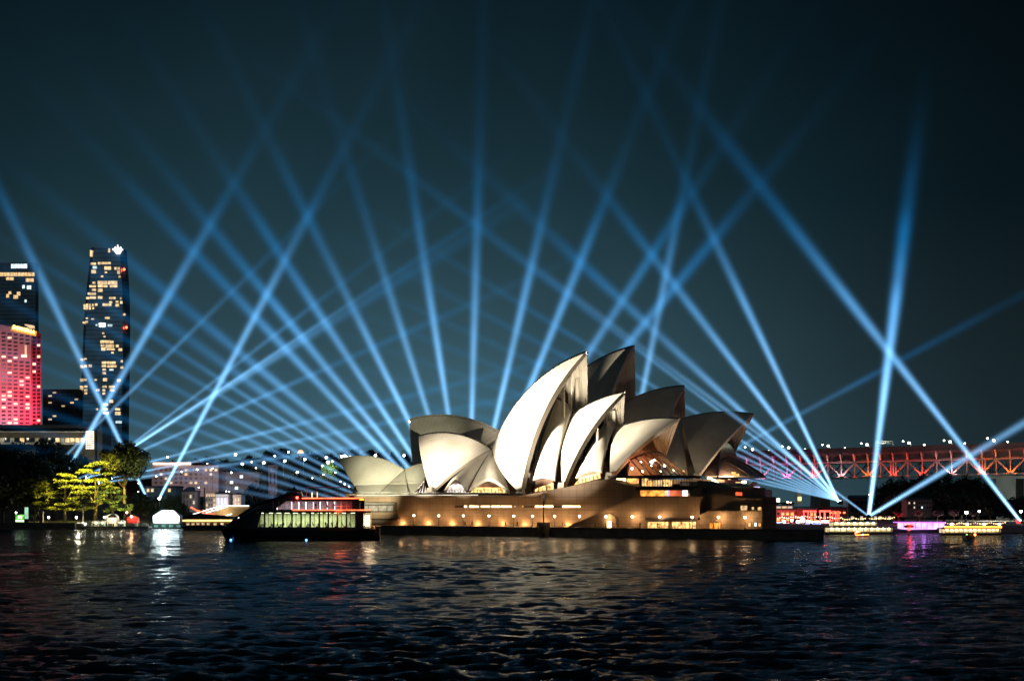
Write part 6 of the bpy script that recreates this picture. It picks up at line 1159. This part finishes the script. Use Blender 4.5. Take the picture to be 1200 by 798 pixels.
# ------------------------------------------------------------------ searchlights and their beams
def beam_mat():
    m = bpy.data.materials.new('glowing beam volume'); m.use_nodes = True; t = m.node_tree; t.nodes.clear()
    out = nm(t, 'ShaderNodeOutputMaterial'); v = nm(t, 'ShaderNodeVolumePrincipled'); t.links.new(v.outputs[0], out.inputs['Volume'])
    v.inputs['Density'].default_value = 0  # no scattering haze: the beam's light is put into the volume's emission
    tcn = nm(t, 'ShaderNodeTexCoord'); sp = nm(t, 'ShaderNodeSeparateXYZ'); t.links.new(tcn.outputs['Object'], sp.inputs[0])
    geo = nm(t, 'ShaderNodeNewGeometry'); gs = nm(t, 'ShaderNodeSeparateXYZ'); t.links.new(geo.outputs['Position'], gs.inputs[0]); oi = nm(t, 'ShaderNodeObjectInfo')
    def M(op, a, b=None, c=None):
        n = nm(t, 'ShaderNodeMath', operation=op)
        for k, x in enumerate((a, b, c)):
            if x is None: continue
            if isinstance(x, (int, float)): n.inputs[k].default_value = x
            else: t.links.new(x, n.inputs[k])
        return n.outputs[0]
    x, y, z = sp.outputs; wd = M('ADD', M('MULTIPLY', z, BK_), BW_)
    r2 = M('DIVIDE', M('ADD', M('MULTIPLY', x, x), M('MULTIPLY', y, y)), M('MULTIPLY', wd, wd))
    core = M('POWER', 2.718, M('MULTIPLY', r2, -1.8)); edge = M('SUBTRACT', 1.0, M('MINIMUM', M('DIVIDE', r2, 4.0), 1.0))
    # emission fades with height, imitating haze that thins above the inversion layer
    hz = nm(t, 'ShaderNodeMapRange', interpolation_type='SMOOTHSTEP'); t.links.new(gs.outputs[2], hz.inputs[0])
    hz.inputs[1].default_value = 70; hz.inputs[2].default_value = 178; hz.inputs[3].default_value = 1.0; hz.inputs[4].default_value = .11
    nz = nm(t, 'ShaderNodeTexNoise'); nz.inputs['Scale'].default_value = .022; nz.inputs['Detail'].default_value = 2; t.links.new(geo.outputs['Position'], nz.inputs['Vector'])
    pt_ = nm(t, 'ShaderNodeMapRange'); t.links.new(nz.outputs[0], pt_.inputs[0]); pt_.inputs[1].default_value = .32; pt_.inputs[2].default_value = .68; pt_.inputs[3].default_value = .62; pt_.inputs[4].default_value = 1.35
    pw = M('POWER', wd, 2.15)
    fd = nm(t, 'ShaderNodeMapRange', interpolation_type='SMOOTHSTEP'); t.links.new(z, fd.inputs[0]); fd.inputs[1].default_value = 95; fd.inputs[2].default_value = 300; fd.inputs[3].default_value = 1.0; fd.inputs[4].default_value = 0.0
    s = M('MULTIPLY', M('DIVIDE', M('MULTIPLY', M('MULTIPLY', core, edge), M('MULTIPLY', hz.outputs[0], pt_.outputs[0])), pw), M('MULTIPLY', M('MULTIPLY', oi.outputs['Alpha'], fd.outputs[0]), 1.7))
    t.links.new(s, v.inputs['Emission Strength'])
    cr = nm(t, 'ShaderNodeMapRange', data_type='FLOAT_VECTOR'); t.links.new(M('DIVIDE', z, 150.0), cr.inputs['Vector'])
    cr.inputs['From Max'].default_value = (1, 1, 1); cr.inputs['To Min'].default_value = (.30, .63, 1.0); cr.inputs['To Max'].default_value = (.004, .22, .60)
    t.links.new(cr.outputs['Vector'], v.inputs['Emission Color'])
    m.cycles.volume_step_rate = STEP_; m.cycles.emission_sampling = 'NONE'
    return m
BW_, BK_, STEP_ = .55, .0188, .13
M_BEAM = beam_mat()
def beam_mesh(L):
    m = MB(); n = 14; m.lathe([(2*(BW_+BK_*z), z) for z in (0.4, L)], n=n, smooth=False); return m.mesh('beam', M_BEAM)
BM = {}
SLP = MB(); SLP.lathe([(.30, -.55), (.52, -.35), (.60, .25), (.62, .35)], n=14); SL_H = SLP.mesh('housing', M_DARKMET)
SLP = MB(); SLP.lathe([(.55, .36), (.5, .40)], n=14); SL_L = SLP.mesh('lens', lit('searchlight lens', (.75, .92, 1), 40))
SLP = MB(); SLP.lathe([(.45, -1.15), (.45, -.95), (.12, -.9), (.12, -.75)], n=10); SLP.box(-.75, .75, -.1, .1, -.8, -.68); SLP.box(-.75, -.66, -.1, .1, -.8, .1); SLP.box(.66, .75, -.1, .1, -.8, .1); SL_Y = SLP.mesh('yoke', M_DARKMET)
def searchlight(label, loc, to, I=1.0, L=420, group='searchlights fanning beams into the sky'):
    loc = Vector(loc); t = thing('searchlight', label, 'searchlight', loc, 0, group); rot = (Vector(to)-loc).to_track_quat('Z', 'Y')
    inst('yoke', SL_Y, t); inst('housing', SL_H, t, rot=rot); inst('lens', SL_L, t, rot=rot)
    if L not in BM: BM[L] = beam_mesh(L)
    o = inst('beam', BM[L], t, rot=rot); n_ = .6 if I < .45 else 1.0; o.scale = (n_, n_, 1); o.color = (1, 1, 1, I/n_); return t
# fan rising behind the opera house: slopes (dx per unit of height in the photo), brightness
FAN = [(-.873, 1.0), (-.696, 1.0), (-.4476, 1.0), (-.2717, 1.0), (-.0632, 1.0), (.128, 1.0), (.292, .7), (.476, 1.0), (.641, 1.05), (.809, 1.0), (.9445, .95), (1.218, .7), (1.39, .5), (1.55, .44), (1.72, .40), (1.95, .38), (2.2, .34), (2.5, .34), (2.9, .3), (3.4, .28), (4.1, .24), (5.0, .2)]
Y1 = 640.0
for k, (sl, I) in enumerate(FAN):
    px, py = 535, 622; x0 = px-2.0*(k-11); lean = 12*math.sin(k*1.7)
    a_ = W(x0, py, Y1); b_ = W(px-sl*(py-222), 222, Y1+lean); 
    searchlight(f'searchlight behind the opera house, beam {ORD[len(FAN)-k]} of its fan counting up from the city skyline', a_, b_, I)
FAN2 = [(.482, 1.0), (.765, .95), (1.088, .7), (1.33, .42), (1.62, .34), (1.9, .3), (2.2, .28), (2.55, .26), (3.0, .26), (3.6, .26), (4.3, .24)]
for k, (sl, I) in enumerate(FAN2):
    a_ = W(985+.5*k-2, 588, 650); b_ = W(985-sl*300, 288, 650+10*math.sin(k*2.3))
    searchlight(f'searchlight on the quay by the bridge, beam {ORD[k+1]} of its fan counting from the steepest', a_, b_, I)
def one(label, px, py, Y, qx, qy, I, dY=0): searchlight(label, W(px, py, Y), W(qx, qy, Y+dY), I)
one('searchlight on the quayside ferry roof, its bright beam rising almost upright before the bridge', 1018, 605, 470, 1075, 150, 1.1, 150)
one('searchlight on the quayside ferry roof, its short low beam reaching toward the quay fan', 1018.6, 605, 470.5, 860, 487, .25)
one('searchlight on the quayside ferry roof, its beam sloping up across the bridge to the east', 1017.5, 605.2, 470.5, 1200, 496, .55)
one('searchlight beside the red lamp at the bridge pier, its long beam crossing the upright one', 1196, 611, 560, 1040, 410, .9)
one('searchlight above the waterfront hall, its long bright beam leaning over the city skyline', 187, 583, 640, 330, 312, .95)
one('searchlight above the waterfront hall, its beam leaning back across the tall dark tower', 172, 583, 640, 60, 350, .85)
one('searchlight hidden behind the garden trees, its beam crossing in front of the tall tower', 60, 583, 640, 245, 265, .85)
one('searchlight hidden behind the sails, its near upright beam standing over the far hall', 722, 615, 640, 795, 250, .85)
one('searchlight hidden behind the sails, its faint low beam stretching over the bridge', 690, 618, 640, 1033, 434, .35)
for k, (sx_, sy_, qx, qy, I) in enumerate(((120, 545, 250, 464, .45), (140, 535, 235, 472, .4), (100, 560, 310, 507, .4), (60, 575, 420, 415, .4), (20, 590, 150, 462, .35), (130, 560, 330, 520, .36), (115, 566, 300, 540, .32), (90, 570, 260, 440, .3))):
    if I: one(f'searchlight among the garden trees, {ORD[k+1]} of the faint low beams over the clock tower', sx_, sy_, 640, qx, qy, I)

# ------------------------------------------------------------------ floodlights for the sails, on an added barge hidden beyond the ferry
FB = Vector((gx(396, 404), 404, 0)); t = thing('added_flood_barge', 'added low dark barge with floodlights aimed at the sails, unseen behind the ferry', 'barge', FB)
m = MB(); m.box(-5, 5, -2, 2, -.6, 1.0); m.build('hull', M_HULL, t)
m = MB()
for x in (-4, -1.3, 1.3, 4): m.bar((x, 0, 1.0), (x, 0, 1.9), .1, .1)
m.bar((-4.3, 0, 1.9), (4.3, 0, 1.9), .12, .12); m.build('lamp_frame', M_DARKMET, t)
def flood(dx, to, power, size, blend=.7, col=(1, .87, .68)):
    loc = FB+Vector((dx, .5, 2.3)); q = MB(); d = (Vector(to)-loc).normalized(); q.tube(loc-d*.5, loc-d*.1, .25, .4, 10); q.build('lamp_housing', M_DARKMET, t, True)
    return spot('flood_lamp', loc+d*.1, to, power, col, size, blend, .35)
flood(-4, f.P(-2, 10, 36), 3500000, 30); flood(-1.3, f.P(-36, 10, 26), 1300000, 20, .9); flood(1.3, f.P(16, 10, 30), 1650000, 22); flood(4, f.P(34, 10, 27), 300000, 20, .9)
flood(-3, r_.on(452, 560, 6), 430000, 20, .9, (1, .96, .66)); flood(3, f.P(-18, 14, 20), 260000, 14, .9)

# unseen fill spots added inside the mouths wash the far half of each shell
for p0, to, pw, sz in ((f.P(10.5, 2.2, 41.5), f.P(11, -4.5, 51), 9000, 130), (f.P(22, 1.6, 35), f.P(23.8, -3, 40), 3200, 130), (f.P(42, 11.5, 18.5), f.P(41, -2, 33), 5200, 50)):
    spot('mouth_fill', Vector(p0), Vector(to), pw, (1, .88, .68), sz, .7, .3)
for al, w, z, pw in ((-30, 27, 17, 1800), (0, 30, 17.5, 4500), (20, 27, 18, 900), (34, 26, 19, 300)): point('deck_lamp', Vector(b.P(al, w, z)), pw, (1, .80, .56), .6)  # unseen warm fill lights added between the halls to lift the dark far sails
for x, tx in ((425, 428), (455, 462), (480, 484)):
    q = wp(x, 600, 13.5); spot('shell_foot_fill', Vector((q.x, q.y, 13.1)), Vector(r_.on(tx, 571, 7)), 9000, (1, .96, .66), 75, .9, .3)  # unseen fill spots added to brighten the shaded feet of the restaurant shells
